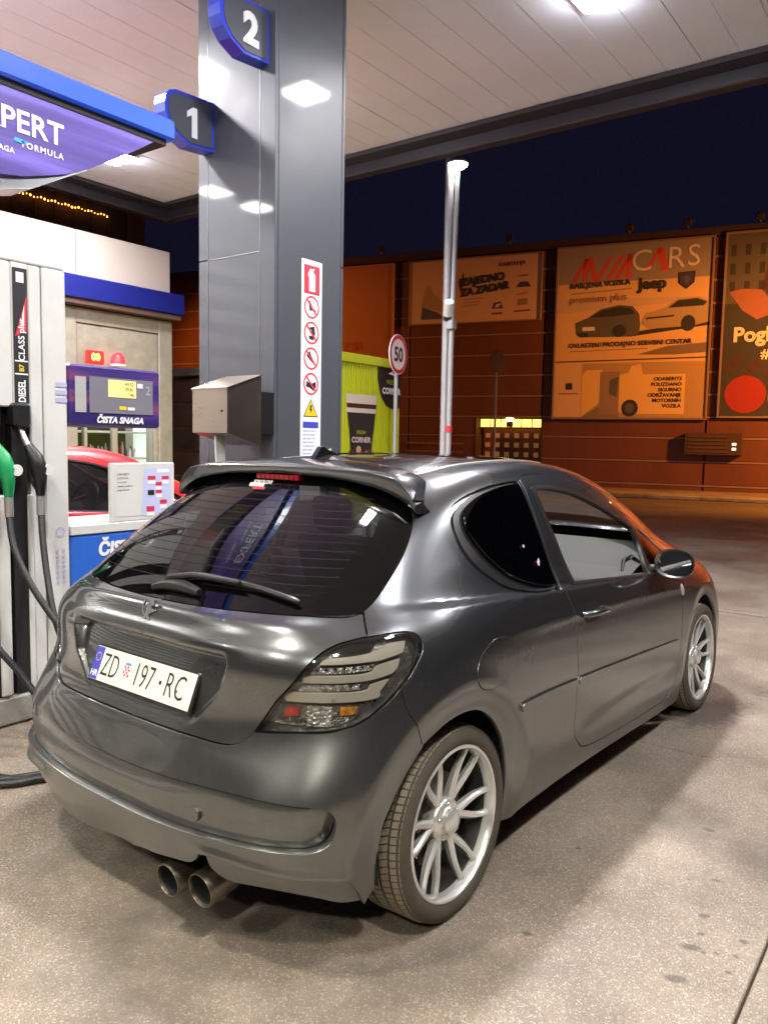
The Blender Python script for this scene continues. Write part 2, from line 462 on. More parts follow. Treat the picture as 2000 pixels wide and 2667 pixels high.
def patch(name, outer, mat_, parent, holes=(), disp=None, off=0.0, du=0.10, dv=0.14, gap=0.0018, rim=0.010,
          join_mirror=False, mirror_obj=False, left_half=None, **kw):
    """a panel cut out of the body shell along an outline, with folded-in edges"""
    polys = [outer] + list(holes)
    def is_sym(q): return abs(q[0]) < 1e-6 or abs(q[0] - 16) < 1e-6 or abs(q[1] - 15) < 1e-6
    # shrink by the panel gap
    shr = []
    for pi, poly in enumerate(polys):
        area = 0.5 * np.sum(poly[:, 0] * np.roll(poly[:, 1], -1) - np.roll(poly[:, 0], -1) * poly[:, 1])
        if area < 0: poly = poly[::-1]
        sgn = 1 if pi == 0 else -1
        u, v = poly[:, 0], poly[:, 1]; e = 1e-3
        p = S(u, v); su = (S(np.clip(u + e, -16, 16), v) - S(np.clip(u - e, -16, 16), v)) / (np.clip(u + e, -16, 16) - np.clip(u - e, -16, 16))[:, None]
        sv = (S(u, np.clip(v + e, 0, 15)) - S(u, np.clip(v - e, 0, 15))) / (np.clip(v + e, 0, 15) - np.clip(v - e, 0, 15))[:, None]
        n = np.cross(su, sv); n /= np.linalg.norm(n, axis=1, keepdims=True) + 1e-12
        tan = np.roll(p, -1, 0) - np.roll(p, 1, 0); tan /= np.linalg.norm(tan, axis=1, keepdims=True) + 1e-12
        T = np.cross(tan, n) * sgn          # outward from the panel
        T /= np.linalg.norm(T, axis=1, keepdims=True) + 1e-12
        new = poly.copy()
        for i in range(len(poly)):
            if is_sym(poly[i]): continue
            A = np.stack([su[i], sv[i]], 1)
            new[i] = poly[i] + np.linalg.lstsq(A, -T[i] * gap, rcond=None)[0]
        shr.append((new, T, poly))
    bverts = []; bedges = []; binfo = []
    for new, T, old in shr:
        b = len(bverts); k = len(new)
        for i in range(k):
            bverts.append(new[i]); binfo.append((T[i], is_sym(old[i])))
        bedges += [(b + i, b + (i + 1) % k) for i in range(k)]
    BV = np.array(bverts)
    O = shr[0][0]
    us = np.arange(math.floor(O[:, 0].min() / du) * du, O[:, 0].max() + du, du)
    vs = np.arange(math.floor(O[:, 1].min() / dv) * dv, O[:, 1].max() + dv, dv)
    gu, gv = np.meshgrid(us, vs); gu[1::2] += du / 2
    g = np.stack([gu.ravel(), gv.ravel()], 1)
    keep = inpoly(g, O)
    for new, _, _ in shr[1:]: keep &= ~inpoly(g, new)
    g = g[keep]
    # keep grid points off the boundary
    sc = np.array([1 / du, 1 / dv])
    ok = np.ones(len(g), bool)
    for new, _, _ in shr:
        for q in new:
            dd = (g - q) * sc
            ok &= (dd * dd).sum(1) > 0.2
    g = g[ok]
    allv = np.concatenate([BV, g]) if len(g) else BV
    scl = np.array([1 / du, 1 / dv])
    r = delaunay_2d_cdt([Vector(q) for q in allv * scl], bedges, [], 0, 1e-7)
    V2 = np.array([tuple(q) for q in r[0]]) / scl
    F = np.array([f for f in r[2] if len(f) == 3])
    cen = V2[F].mean(1)
    keep = inpoly(cen, O)
    for new, _, _ in shr[1:]: keep &= ~inpoly(cen, new)
    F = F[keep]
    u, v = V2[:, 0], V2[:, 1]
    P3 = disp_eval(u, v, disp, off)
    e1, e2 = 0.004, 0.01
    def dd(u, v): return disp_eval(u, v, disp, off)
    Su = dd(np.clip(u + e2, -16, 16), v) - dd(np.clip(u - e2, -16, 16), v)
    Sv = dd(u, np.clip(v + e2, 0, 15)) - dd(u, np.clip(v - e2, 0, 15))
    NN = np.cross(Su, Sv); NN /= np.linalg.norm(NN, axis=1, keepdims=True) + 1e-12
    sy = (np.abs(u) < 1e-6) | (np.abs(u - 16) < 1e-6) | (np.abs(v - 15) < 1e-6)
    NN[sy, 0] = 0; NN /= np.linalg.norm(NN, axis=1, keepdims=True) + 1e-12
    bad = ~np.isfinite(NN).all(1) | (np.abs(NN).sum(1) < .1)
    NN[bad] = (0, 0, 1)
    # orient faces
    fn = np.cross(P3[F[:, 1]] - P3[F[:, 0]], P3[F[:, 2]] - P3[F[:, 0]])
    flip = (fn * NN[F[:, 0]]).sum(1) < 0
    F[flip] = F[flip][:, ::-1]
    verts = [tuple(q) for q in P3]; norms = [tuple(q) for q in NN]; faces = [tuple(int(i) for i in f) for f in F]
    if rim > 0:
        # match input boundary vertices to output
        key = {}
        orig = r[3]
        for oi, lst in enumerate(orig):
            for i_ in lst: key[i_] = oi
        base = 0
        for new, T, old in shr:
            k = len(new); ids = [key.get(base + i) for i in range(k)]
            ring = []
            for i in range(k):
                o_ = ids[i]
                if o_ is None: ring.append(None); continue
                n0 = NN[o_]; p0 = P3[o_]; t0 = T[i]
                a = len(verts)
                nA = n0 * .6 + t0 * .8; nA /= np.linalg.norm(nA)
                verts.append(tuple(p0)); norms.append(tuple(nA))
                verts.append(tuple(p0 - n0 * 0.0015 + t0 * 0.0012)); norms.append(tuple(t0 * .95 + n0 * .3))
                verts.append(tuple(p0 - n0 * rim + t0 * 0.0012)); norms.append(tuple(t0))
                ring.append((a, is_sym(old[i])))
            for i in range(k):
                A, B = ring[i], ring[(i + 1) % k]
                if A is None or B is None or (A[1] and B[1]): continue
                for s_ in range(2):
                    q = (A[0] + s_, B[0] + s_, B[0] + s_ + 1, A[0] + s_ + 1)
                    pa, pb, pc = (np.array(verts[j]) for j in q[:3])
                    if np.cross(pb - pa, pc - pa) @ np.array(norms[A[0] + s_]) < 0: q = q[::-1]
                    faces.append(q)
            base += k
    def emit(vs, ns, fs, nm, par):
        me = bpy.data.meshes.new(nm)
        me.from_pydata(vs, [], fs)
        me.polygons.foreach_set('use_smooth', [True] * len(fs))
        me.materials.append(mat_)
        me.update()
        me.normals_split_custom_set_from_vertices([Vector(q).normalized() for q in ns])
        o = bpy.data.objects.new(nm, me); COL.objects.link(o); o.parent = par
        props(o, **kw)
        return o
    mv = [(-a, b, c) for a, b, c in verts]; mn = [(-a, b, c) for a, b, c in norms]
    mf = [f[::-1] for f in faces]
    if left_half == 'arrays': return verts, norms, faces
    if left_half is not None:
        v2, n2, f2 = left_half
        n = len(verts)
        return emit(verts + [(-a, b, c) for a, b, c in v2], norms + [(-a, b, c) for a, b, c in n2], faces + [tuple(i + n for i in f[::-1]) for f in f2], name, parent)
    if join_mirror:
        n = len(verts)
        return emit(verts + mv, norms + mn, faces + [tuple(i + n for i in f) for f in mf], name, parent)
    o = emit(verts, norms, faces, name, parent)
    if mirror_obj: emit(mv, mn, mf, name, parent)
    return o

# ---- outlines in car space
GLASS_EDGE = [(.480, .150, 1.335), (.535, .125, 1.30), (.591, .074, 1.235), (.635, -.019, 1.152), (.661, -.144, 1.062), (.667, -.231, 1.006), (.662, -.275, .985), (.640, -.312, .977), (.60, -.350, .976), (.540, -.388, .976), (.397, -.442, .973), (.248, -.469, .969), (.10, -.479, .966), (0, -.48, .965, 1)]
LAMP = [(.506, -.541, .666, 1), (.557, -.513, .750), (.601, -.490, .808), (.635, -.460, .865), (.657, -.416, .899), (.682, -.368, .918), (.713, -.313, .928), (.752, -.233, .934), (.775, -.185, .932), (.793, -.163, .918), (.805, -.165, .890), (.812, -.187, .862), (.813, -.239, .814), (.802, -.293, .770), (.782, -.342, .734), (.758, -.385, .708), (.732, -.418, .695), (.694, -.453, .685), (.617, -.499, .677)]
TG_LOW = [(.506, -.541, .666, 1), (.495, -.550, .650), (.478, -.558, .634), (.45, -.566, .622), (.40, -.574, .615), (.268, -.582, .611), (.094, -.588, .609), (0, -.590, .609, 1)]
ARCH_R = [(.813, -.352, .20, 1), (.813, -.352, .319), (.822, -.345, .412), (.836, -.312, .485), (.847, -.271, .544), (.858, -.203, .610), (.868, -.112, .648), (.872, -.02, .660), (.874, .070, .648), (.874, .150, .603), (.871, .217, .535), (.866, .262, .455), (.860, .290, .360), (.845, .302, .27), (.835, .306, .17, 1)]
def archF():
    cy, cz, r = 2.54, .315, .347
    return [(.858, cy + r * math.cos(a), cz + r * math.sin(a)) for a in [math.radians(d) for d in (160, 140, 120, 100, 80, 60, 40, 20)]]

def arch_d(p):
    dr = np.hypot(p[..., 1] + .02, p[..., 2] - .312) - .348
    df = np.hypot(p[..., 1] - 2.54, p[..., 2] - .315) - .347
    return dr, df

ZC_FIT = np.polyfit([-.28, -.1, .2, .8, 1.3, 1.7, 2.1], [.985, .984, .970, .928, .900, .885, .878], 3)
def side_disp(p):
    x = np.abs(p[..., 0]); y = p[..., 1]; z = p[..., 2]
    dr, df = arch_d(p)
    s = sstep(x, .6, .72)
    d = -0.016 * (1 - sstep(dr, 0.0, .085)) * s
    d = d + .004 * np.exp(-((dr - .09) / .03) ** 2) * s
    d = d - 0.012 * (1 - sstep(df, 0.0, .07)) * s
    # shoulder: greenhouse stands a little inboard of the line from tailgate glass to mirror
    zc = np.polyval(ZC_FIT, np.clip(y, -.4, 2.2))
    m_ = sstep(y, -.30, .1) * (1 - sstep(y, 2.0, 2.3)) * s
    d = d - .011 * sstep(z, zc - .008, zc + .022) * (1 - sstep(z, 1.25, 1.36)) * m_
    # handle line crease
    zl = .862 - .018 * y - .0135 * y * y
    mm = sstep(y, .1, .6) * (1 - sstep(y, 2.0, 2.4)) * s
    d = d + .004 * np.exp(-((z - zl) / .022) ** 2) * mm
    # lower door scallop
    d = d - .007 * np.exp(-((z - .36) / .045) ** 2) * sstep(y, .75, 1.1) * (1 - sstep(y, 1.9, 2.15)) * s
    return d

INSET = [(0, -.675, .505, 1), (.216, -.66, .505), (.46, -.618, .509), (.635, -.576, .509), (.735, -.515, .503), (.762, -.49, .478), (.762, -.490, .432), (.745, -.511, .398), (.71, -.546, .385), (.649, -.589, .385), (.487, -.641, .383), (.316, -.665, .374), (.15, -.67, .366), (0, -.67, .364, 1)]
def bumper_disp(p):
    x = np.abs(p[..., 0]); y = p[..., 1]; z = p[..., 2]
    d = side_disp(p)
    d = d + .013 * sstep(z, .46, .59) * (1 - sstep(x, .42, .62))
    zl = np.interp(x, [.33, .41, .47, .56, .66, .735, .772], [.345, .333, .336, .330, .318, .303, .297])
    w = sstep(x, .34, .44) * (1 - sstep(x, .765, .785)) * np.where(y < -.3, 1, 0)
    d = d + .010 * np.exp(-((z - zl) / .020) ** 2) * w
    return d
    # inset lower panel
    zt = np.interp(x, [0, .46, .70, .745, .762], [.505, .509, .509, .495, .47])
    zb = np.interp(x, [0, .15, .32, .49, .65, .71, .745, .762], [.364, .366, .374, .383, .385, .388, .402, .44])
    ins = sstep(z, zb, zb + .012) * (1 - sstep(z, zt - .006, zt + .004)) * (1 - sstep(x, .752, .764))
    ins = np.where(y < -.3, ins, 0)
    depth = .006 + .012 * (1 - sstep(z, zb, zb + .10))
    d = d - ins * depth
    # ledge under the inset, then a tucked-in apron
    zl = np.interp(x, [0, .36, .6, .74, .80], [.335, .345, .330, .305, .31])
    w = (1 - sstep(x, .765, .80)) * np.where(y < -.3, 1, 0) * sstep(x, .12, .35)
    d = d + .014 * np.exp(-((z - zl) / .016) ** 2) * w
    d = d - .024 * (1 - sstep(z, zl - .035, zl - .004)) * w
    # vertical break between rear face and wheel-side face
    return d

def insert_disp(p):
    x = np.abs(p[..., 0]); z = p[..., 2]
    zb = np.interp(x, [0, .15, .32, .49, .65, .71, .745, .762], [.366, .368, .376, .383, .386, .389, .402, .44])
    t = np.clip((z - zb) / .115, 0, 1)
    lip = 0
    return bumper_disp(p) - .004 - .018 * (1 - t) ** 1.3 * (1 - .0 * x) - .010 * sstep(x, .70, .765) + lip - .0035


def tg_disp(p):
    x = np.abs(p[..., 0]); z = p[..., 2]
    wx = np.interp(z, [.62, .65, .75, .834, .87], [.24, .28, .372, .392, .380])
    msk = (1 - sstep(x, wx - .022, wx + .006))
    zz = np.clip((z - .635) / (.850 - .635), 0, 1)
    dep = .041 * zz * (1 - sstep(z, .848, .868))
    d = -msk * dep
    # lip above the plate recess and rolled lower edge
    d = d + .006 * np.exp(-((z - .885) / .020) ** 2) * (1 - sstep(x, .36, .48))
    d = d + .010 * np.exp(-((z - .945) / .022) ** 2) * (1 - sstep(x, .5, .66))
    return d

DW = {}
def build_hatchback(root, paint, full=True):
    G = dict(parent=root)
    glass_o = outline([UV(0, 12.55)] + [p for p in GLASS_EDGE])
    # make the top edge run along a level row
    ge = outline(GLASS_EDGE, closed=False)
    top = np.stack([np.linspace(0, ge[0][0], 40)[:-1], np.linspace(12.5, ge[0][1], 40)[:-1]], 1)
    glass_o = np.concatenate([top, ge[:-1], [[0, ge[-1][1]]]])
    patch('rear_window', glass_o, M_privglass, root, du=.12, dv=.25, rim=.006, gap=.003, join_mirror=True)
    lamp = outline(LAMP, step=.008)
    tgl = outline(TG_LOW, closed=False)
    i1 = 6  # seam from glass corner down to lamp
    seam_top = to_uv((.664, -.268, .988)); 
    seam = outline([(.664, -.262, .99, 1), (.690, -.285, .958), (.716, -.305, .930, 1)], closed=False)
    # tailgate: centre bottom -> lower edge -> lamp inner edge -> seam -> glass lower edge -> centre
    lin = outline(LAMP[:7], step=.008, closed=False)
    gl_low = outline(GLASS_EDGE[6:], closed=False)
    tg = np.concatenate([tgl[::-1][:-1], lin[:-1], seam[::-1][:-1], gl_low])
    tg[0, 0] = 0; tg[-1, 0] = 0
    patch('tailgate', tg, paint, root, disp=tg_disp, du=.035, dv=.10, join_mirror=True, rim=.022, gap=.0042)
    # rear bumper
    lamp_low = outline([LAMP[0]] + LAMP[:13:-1] + [LAMP[13], LAMP[12], (.806, -.266, .79, 1)], step=.01, closed=False)
    bseam = outline([(.806, -.266, .79, 1), (.826, -.262, .735), (.843, -.240, .685), (.857, -.205, .612, 1)], closed=False)
    arch_b = outline(ARCH_R[:6], closed=False)[::-1]
    low = [UV(6.0, 0)]
    lowpts = outline([(.813, -.352, .20, 1), (.800, -.375, .195, 1), (.785, -.425, .255), (.772, -.452, .296, 1), (.735, -.50, .303), (.66, -.57, .318), (.56, -.61, .330), (.47, -.64, .336), (.41, -.64, .332), (.385, -.64, .31), (.36, -.64, .288, 1), (.30, -.64, .288), (.20, -.65, .28), (.15, -.655, .255), (.05, -.655, .245), (0, -.655, .245, 1)], closed=False)
    bp = np.concatenate([tgl[::-1][:-1], lamp_low[:-1], bseam[:-1], arch_b[:-1], lowpts])
    bp[0, 0] = 0; bp[-1, 0] = 0
    ins = outline(INSET, step=.01)
    half = outline(INSET, step=.01, closed=False); half[0, 0] = 0; half[-1, 0] = 0
    # upper skin: from the tailgate edge down to the inset, ledge and lower edge
    c_top = np.array([[0.0, half[0][1]]]); c_bot = np.array([[0.0, half[-1][1]]])
    ub = lambda x_, y_: UV(to_uv((x_, y_, .24))[0], 0)
    ua = lambda x_, y_: UV(to_uv((x_, y_, .24))[0], .10)
    corner = [(.813, -.352, .22, 1), ub(.808, -.365), (.785, -.425, .255), (.772, -.452, .296, 1)]
    ledge = [(.772, -.452, .296, 1), (.735, -.50, .303), (.66, -.57, .318), (.56, -.61, .330), (.47, -.64, .336), (.41, -.64, .330, 1)]
    lowR = outline(corner[:-1] + ledge + [(.385, -.64, .300), (.35, -.64, .283), (.28, -.65, .270), (.20, -.65, .252), (.13, -.65, .236), ub(.05, -.645), ub(0, -.645)], closed=False)
    lowL = outline(corner[:-1] + ledge + [ub(.38, -.62), ub(.25, -.64), ub(.12, -.645), ub(0, -.645)], closed=False)
    def half_outline(low_):
        q = np.concatenate([tgl[::-1][:-1], lamp_low[:-1], bseam[:-1], arch_b[:-1], low_, half[::-1][:-1], c_top]); q[0, 0] = 0
        kp_ = [0]
        for i_ in range(1, len(q)):
            if np.abs(q[i_] - q[kp_[-1]]).max() > 1e-4: kp_.append(i_)
        return q[kp_]
    larr = patch('rear_bumper', half_outline(lowL), paint, root, disp=bumper_disp, du=.055, dv=.10, rim=.030, left_half='arrays')
    patch('rear_bumper', half_outline(lowR), paint, root, disp=bumper_disp, du=.055, dv=.10, rim=.030, left_half=larr)
    apR = outline([(.41, -.64, .345, 1), (.47, -.64, .348), (.56, -.61, .342), (.66, -.57, .330), (.735, -.50, .316), (.785, -.45, .31, 1), (.795, -.42, .26), ua(.806, -.375), ua(.74, -.47), ua(.62, -.57), ua(.50, -.62), (.47, -.63, .25), (.43, -.64, .285, 1)], step=.012)
    apL = outline([(.41, -.64, .345, 1), (.47, -.64, .348), (.56, -.61, .342), (.66, -.57, .330), (.735, -.50, .316), (.785, -.45, .31, 1), (.795, -.42, .26), ua(.806, -.375), ua(.74, -.47), ua(.62, -.57), ua(.50, -.62), ua(.39, -.62)], step=.012)
    patch('bumper_apron', apR, paint, root, disp=side_disp, off=-.010, du=.06, dv=.10, rim=.008, gap=0)
    ap_ = patch('bumper_apron', apL, paint, root, disp=side_disp, off=-.010, du=.06, dv=.10, rim=.008, gap=0)
    ap_.data.transform(Matrix.Diagonal((-1, 1, 1, 1))); ap_.data.flip_normals()
    patch('bumper_insert', half, paint, root, disp=insert_disp, du=.055, dv=.10, join_mirror=True, rim=.010, gap=.0015)

    # door
    door = outline([(.618, .737, 1.343, 1), (.602, .80, 1.358), (.600, .90, 1.362), (.600, 1.032, 1.356), (.624, 1.24, 1.314), (.654, 1.456, 1.247), (.685, 1.692, 1.160), (.712, 1.908, 1.060), (.740, 2.06, .975), (.80, 2.10, .90), (.845, 2.095, .75), (.863, 2.07, .60), (.862, 2.05, .45), (.853, 2.03, .33), (.842, 1.96, .225), (.842, 1.692, .216), (.840, 1.287, .233), (.844, .978, .26), (.851, .87, .30), (.861, .800, .374), (.869, .783, .472), (.874, .778, .62), (.866, .770, .764), (.847, .761, .87), (.824, .735, .94), (.80, .735, .99), (.719, .735, 1.17)])
    dwin = outline([(.646, .815, 1.300, 1), (.648, .94, 1.303), (.659, 1.168, 1.272), (.682, 1.393, 1.211), (.706, 1.583, 1.144), (.719, 1.70, 1.095, 1), (.79, 1.69, .960), (.824, 1.675, .885, 1), (.819, 1.229, .922), (.812, .860, .950, 1), (.73, .834, 1.145)])
    tri = outline([(.713, 1.79, 1.092, 1), (.735, 1.95, 1.02), (.765, 2.07, .945, 1), (.80, 1.95, .90), (.823, 1.75, .888, 1), (.77, 1.76, .99)])
    DW['dwin'] = dwin
    patch('door', door, paint, root, holes=[dwin, tri], disp=side_disp, du=.07, dv=.13, mirror_obj=True, rim=.02, gap=.0034)
    # weather seal round the window opening
    seal = outline([(.640, .790, 1.310, 1), (.641, .94, 1.316), (.651, 1.168, 1.287), (.674, 1.393, 1.226), (.699, 1.60, 1.153), (.716, 1.73, 1.095, 1), (.79, 1.72, .960), (.826, 1.705, .876, 1), (.821, 1.229, .912), (.814, .835, .942, 1), (.73, .808, 1.145)])
    patch('window_seal', seal, M_black, root, holes=[dwin], disp=side_disp, off=.0035, du=.08, dv=.15, mirror_obj=True, rim=.022, gap=0)
    patch('quarter_light', tri, M_privglass, root, disp=side_disp, off=-.006, du=.1, dv=.15, mirror_obj=True, rim=.003)
    # quarter window with its sunken surround
    qout = outline([(.640, .205, 1.232), (.629, .270, 1.277), (.625, .38, 1.308), (.622, .52, 1.328), (.620, .715, 1.338, 1), (.719, .725, 1.17), (.80, .725, .985), (.822, .722, .940, 1), (.816, .50, .955), (.800, .35, .985), (.762, .215, 1.050), (.712, .148, 1.125), (.668, .150, 1.185)])
    qgl = outline([(.650, .300, 1.252), (.636, .40, 1.292), (.630, .559, 1.318), (.628, .705, 1.328, 1), (.719, .712, 1.17), (.812, .708, .964, 1), (.808, .596, .972), (.786, .448, 1.012), (.758, .350, 1.069), (.718, .288, 1.141), (.678, .270, 1.205)])
    patch('window_surround', qout, paint if full else M_black, root, disp=lambda p: side_disp(p) - .020, du=.08, dv=.15, mirror_obj=True, rim=.03, gap=0)
    qseal = outline([(.648, .262, 1.258), (.629, .39, 1.303), (.624, .559, 1.327), (.622, .715, 1.335, 1), (.719, .722, 1.17), (.816, .716, .950, 1), (.813, .580, .955), (.795, .410, .990), (.768, .298, 1.048), (.722, .228, 1.128), (.674, .225, 1.205)])
    patch('rubber_trim', qseal, M_black, root, holes=[qgl], disp=side_disp, off=-.012, du=.08, dv=.15, mirror_obj=True, rim=.018, gap=0)
    patch('quarter_window', qgl, M_blackglass, root, disp=side_disp, off=.003, du=.1, dv=.2, mirror_obj=True, rim=.010, gap=.001)
    # windscreen
    ws = outline([UV(16, 12.35), UV(15, 12.35), UV(14, 12.35), UV(13, 12.3), UV(12.4, 12.1), UV(12.15, 11.5), UV(12.1, 10.0), UV(12.25, 8.8), UV(12.8, 8.35), UV(14, 8.3), UV(15, 8.3), UV(16, 8.3)])
    ws[:, 0] = np.where(ws[:, 0] > 15.98, 16, ws[:, 0])
    patch('windscreen', ws, M_clearglass, root, du=.15, dv=.25, join_mirror=True, rim=.005, gap=.002)
    # remaining body in one shell
    gl_side = outline(GLASS_EDGE[:7], closed=False)
    lamp_out = outline(LAMP[6:13] + [(.806, -.266, .79, 1)], step=.008, closed=False)
    arch_r2 = outline([(.857, -.205, .612, 1)] + ARCH_R[6:], closed=False)
    fcy = archF()
    fa = outline([(.852, 2.54 - .335, .17, 1), (.855, 2.54 - .345, .25)] + fcy + [(.84, 2.54 + .345, .25), (.82, 2.54 + .335, .17, 1)], closed=False)
    sill = np.array([[u_, 0] for u_ in np.linspace(arch_r2[-1][0], fa[0][0], 60)])
    low2 = np.array([[u_, 0] for u_ in np.linspace(fa[-1][0], 16, 40)])
    up16 = np.array([[16, q] for q in np.linspace(0, 15, 120)])
    roofc = np.array([[q, 15] for q in np.linspace(16, 0, 160)])
    dn0 = np.array([[0, q] for q in np.linspace(15, 12.5, 25)])
    seam_r = seam
    body = np.concatenate([dn0, top[1:], gl_side[:-1], seam[:-1], lamp_out[:-1], bseam[:-1], arch_r2[:-1], sill, fa[1:-1], low2[:-1], up16[:-1], roofc[:-1]])
    # de-duplicate
    kp = [0]
    for i in range(1, len(body)):
        if np.abs(body[i] - body[kp[-1]]).max() > 1e-4: kp.append(i)
    body = body[kp]
    pan = None
    patch('body', body, paint, root, holes=[door, qout, ws], disp=side_disp, du=.09, dv=.16, join_mirror=True, rim=.016, gap=.0026)
    patch('glass_roof', outline([UV(7.5, 15), UV(7.5, 13.9), UV(8.4, 13.35), UV(10.2, 13.3), UV(11.5, 13.5), UV(11.8, 15)], step=.03), M_blackglass, root, off=.003, du=.12, dv=.2, join_mirror=True, rim=.004)
    return dict(lamp=lamp)

# ================================================================== CAR MATERIALS
def paint_mat(name, base, metal=0.75, rough=0.34, dirt_sheen=(0.20, 0.185, 0.15), dirt_sheen_amt=0.5):
    m_ = bpy.data.materials.new(name); m_.use_nodes = True
    nt = m_.node_tree; N = nt.nodes; L = nt.links; b = N['Principled BSDF']
    b.inputs['Metallic'].default_value = metal
    b.inputs['Coat Weight'].default_value = 1.0; b.inputs['Coat Roughness'].default_value = 0.02
    b.inputs['Coat IOR'].default_value = 1.62
    tc = N.new('ShaderNodeTexCoord')
    # fine flake
    fl = N.new('ShaderNodeTexVoronoi'); fl.inputs['Scale'].default_value = 900
    L.new(tc.outputs['Object'], fl.inputs['Vector'])
    fm = N.new('ShaderNodeMix'); fm.data_type = 'RGBA'
    fm.inputs['A'].default_value = tuple(q * .82 for q in base) + (1,); fm.inputs['B'].default_value = tuple(min(1, q * 1.25) for q in base) + (1,)
    sepc = N.new('ShaderNodeSeparateColor'); L.new(fl.outputs['Color'], sepc.inputs[0]); L.new(sepc.outputs[0], fm.inputs['Factor'])
    # streaky road grime, more low down, doubling as painted sheen of the lit ground
    mp = N.new('ShaderNodeMapping'); mp.inputs['Scale'].default_value = (3.0, 3.0, 1.4); L.new(tc.outputs['Object'], mp.inputs['Vector'])
    nz = N.new('ShaderNodeTexNoise'); nz.inputs['Scale'].default_value = 2.5; nz.inputs['Detail'].default_value = 10; nz.inputs['Roughness'].default_value = .7
    L.new(mp.outputs[0], nz.inputs['Vector'])
    sp = N.new('ShaderNodeSeparateXYZ'); L.new(tc.outputs['Object'], sp.inputs[0])
    h = N.new('ShaderNodeMapRange'); h.inputs['From Min'].default_value = .95; h.inputs['From Max'].default_value = .2
    h.inputs['To Min'].default_value = 0.0; h.inputs['To Max'].default_value = 1.0
    L.new(sp.outputs['Z'], h.inputs['Value'])
    mu = N.new('ShaderNodeMath'); mu.operation = 'MULTIPLY'; L.new(nz.outputs['Fac'], mu.inputs[0]); L.new(h.outputs[0], mu.inputs[1])
    m2 = N.new('ShaderNodeMath'); m2.operation = 'MULTIPLY'; m2.inputs[1].default_value = dirt_sheen_amt; L.new(mu.outputs[0], m2.inputs[0])
    dm = N.new('ShaderNodeMix'); dm.data_type = 'RGBA'; dm.inputs['B'].default_value = tuple(dirt_sheen) + (1,)
    L.new(m2.outputs[0], dm.inputs['Factor']); L.new(fm.outputs['Result'], dm.inputs['A'])
    L.new(dm.outputs['Result'], b.inputs['Base Color'])
    rr = N.new('ShaderNodeMapRange'); rr.inputs['To Min'].default_value = rough; rr.inputs['To Max'].default_value = min(1, rough + .45)
    L.new(m2.outputs[0], rr.inputs['Value']); L.new(rr.outputs[0], b.inputs['Roughness'])
    cw = N.new('ShaderNodeMapRange'); cw.inputs['From Min'].default_value = 0; cw.inputs['From Max'].default_value = .45
    cw.inputs['To Min'].default_value = 1.0; cw.inputs['To Max'].default_value = .35
    L.new(m2.outputs[0], cw.inputs['Value']); L.new(cw.outputs[0], b.inputs['Coat Weight'])
    cr = N.new('ShaderNodeMapRange'); cr.inputs['From Max'].default_value = .5; cr.inputs['To Min'].default_value = .025; cr.inputs['To Max'].default_value = .16
    L.new(m2.outputs[0], cr.inputs['Value']); L.new(cr.outputs[0], b.inputs['Coat Roughness'])
    return m_

M_paint = paint_mat('grey_metallic_paint', (0.118, 0.124, 0.132), metal=.88, rough=.25, dirt_sheen_amt=.50, dirt_sheen=(.31, .31, .235))  # olive tint: grime plus ground-lit sheen put into the colour
M_redpaint = paint_mat('red_car_paint', (0.55, 0.02, 0.03), metal=0.1, dirt_sheen_amt=.15)
M_privglass = glass_mat('privacy_glass', (0.010, 0.010, 0.011), trans=0.10, ior=1.50)
M_blackglass = glass_mat('black_tinted_glass', (0.004, 0.004, 0.005), trans=0.015, ior=1.5)
M_clearglass = glass_mat('clear_glass', (0.02, 0.02, 0.02), trans=0.82, ior=1.45)
M_lampglass = glass_mat('lamp_cover', (0.03, 0.03, 0.03), trans=0.86, ior=1.5)
M_lampdark = mat('lamp_housing', (0.34, 0.33, 0.30), 0.25, metal=.7, var=.5, var_scale=40, bump=.4, bump_scale=90)
M_tube = mat('lamp_light_tube', (0.44, 0.405, 0.35), 0.30, coat=.6, var=.15, var_scale=12)
M_chrome = mat('chrome', (0.75, 0.75, 0.76), 0.12, metal=1.0)
M_led = mat('lamp_reflector', (0.85, 0.84, 0.80), 0.18, metal=1.0, var=.85, var_scale=60, bump=.8, bump_scale=120)
M_led2 = mat('lower_lamp_reflector', (0.45, 0.43, 0.40), 0.2, metal=.9, var=.9, var_scale=38, bump=.9, bump_scale=70)
M_redlens = mat('red_reflector', (0.70, 0.02, 0.03), 0.15, coat=1, var=.9, var_scale=45, bump=.5, bump_scale=120)
M_amber = mat('amber_reflector', (0.95, 0.38, 0.03), 0.15, coat=1, var=.9, var_scale=45, bump=.5, bump_scale=120)
M_barrel = mat('rim_barrel_dust_shade', (0.055, 0.052, 0.048), 0.45, metal=.5, var=.4, var_scale=12)  # rim silver darkened for shade deep behind the spokes, plus brake dust
M_rim = mat('silver_alloy', (0.78, 0.78, 0.76), 0.27, metal=.65, coat=.3, var=.12, var_scale=8)
M_disc = mat('brake_metal', (0.12, 0.11, 0.10), 0.45, metal=.8)
M_interior = mat('cabin_trim', (0.035, 0.035, 0.036), 0.7, bump=.1, bump_scale=300)
M_doorcard = mat('door_card', (0.11, 0.115, 0.105), 0.45, coat=.25)
M_plate = mat('plate_white', (0.80, 0.77, 0.68), 0.4, var=.12, var_scale=7)
M_exh = mat('dirty_exhaust_metal', (0.27, 0.23, 0.18), 0.36, metal=.9, var=.4, var_scale=14, rough_var=.12)

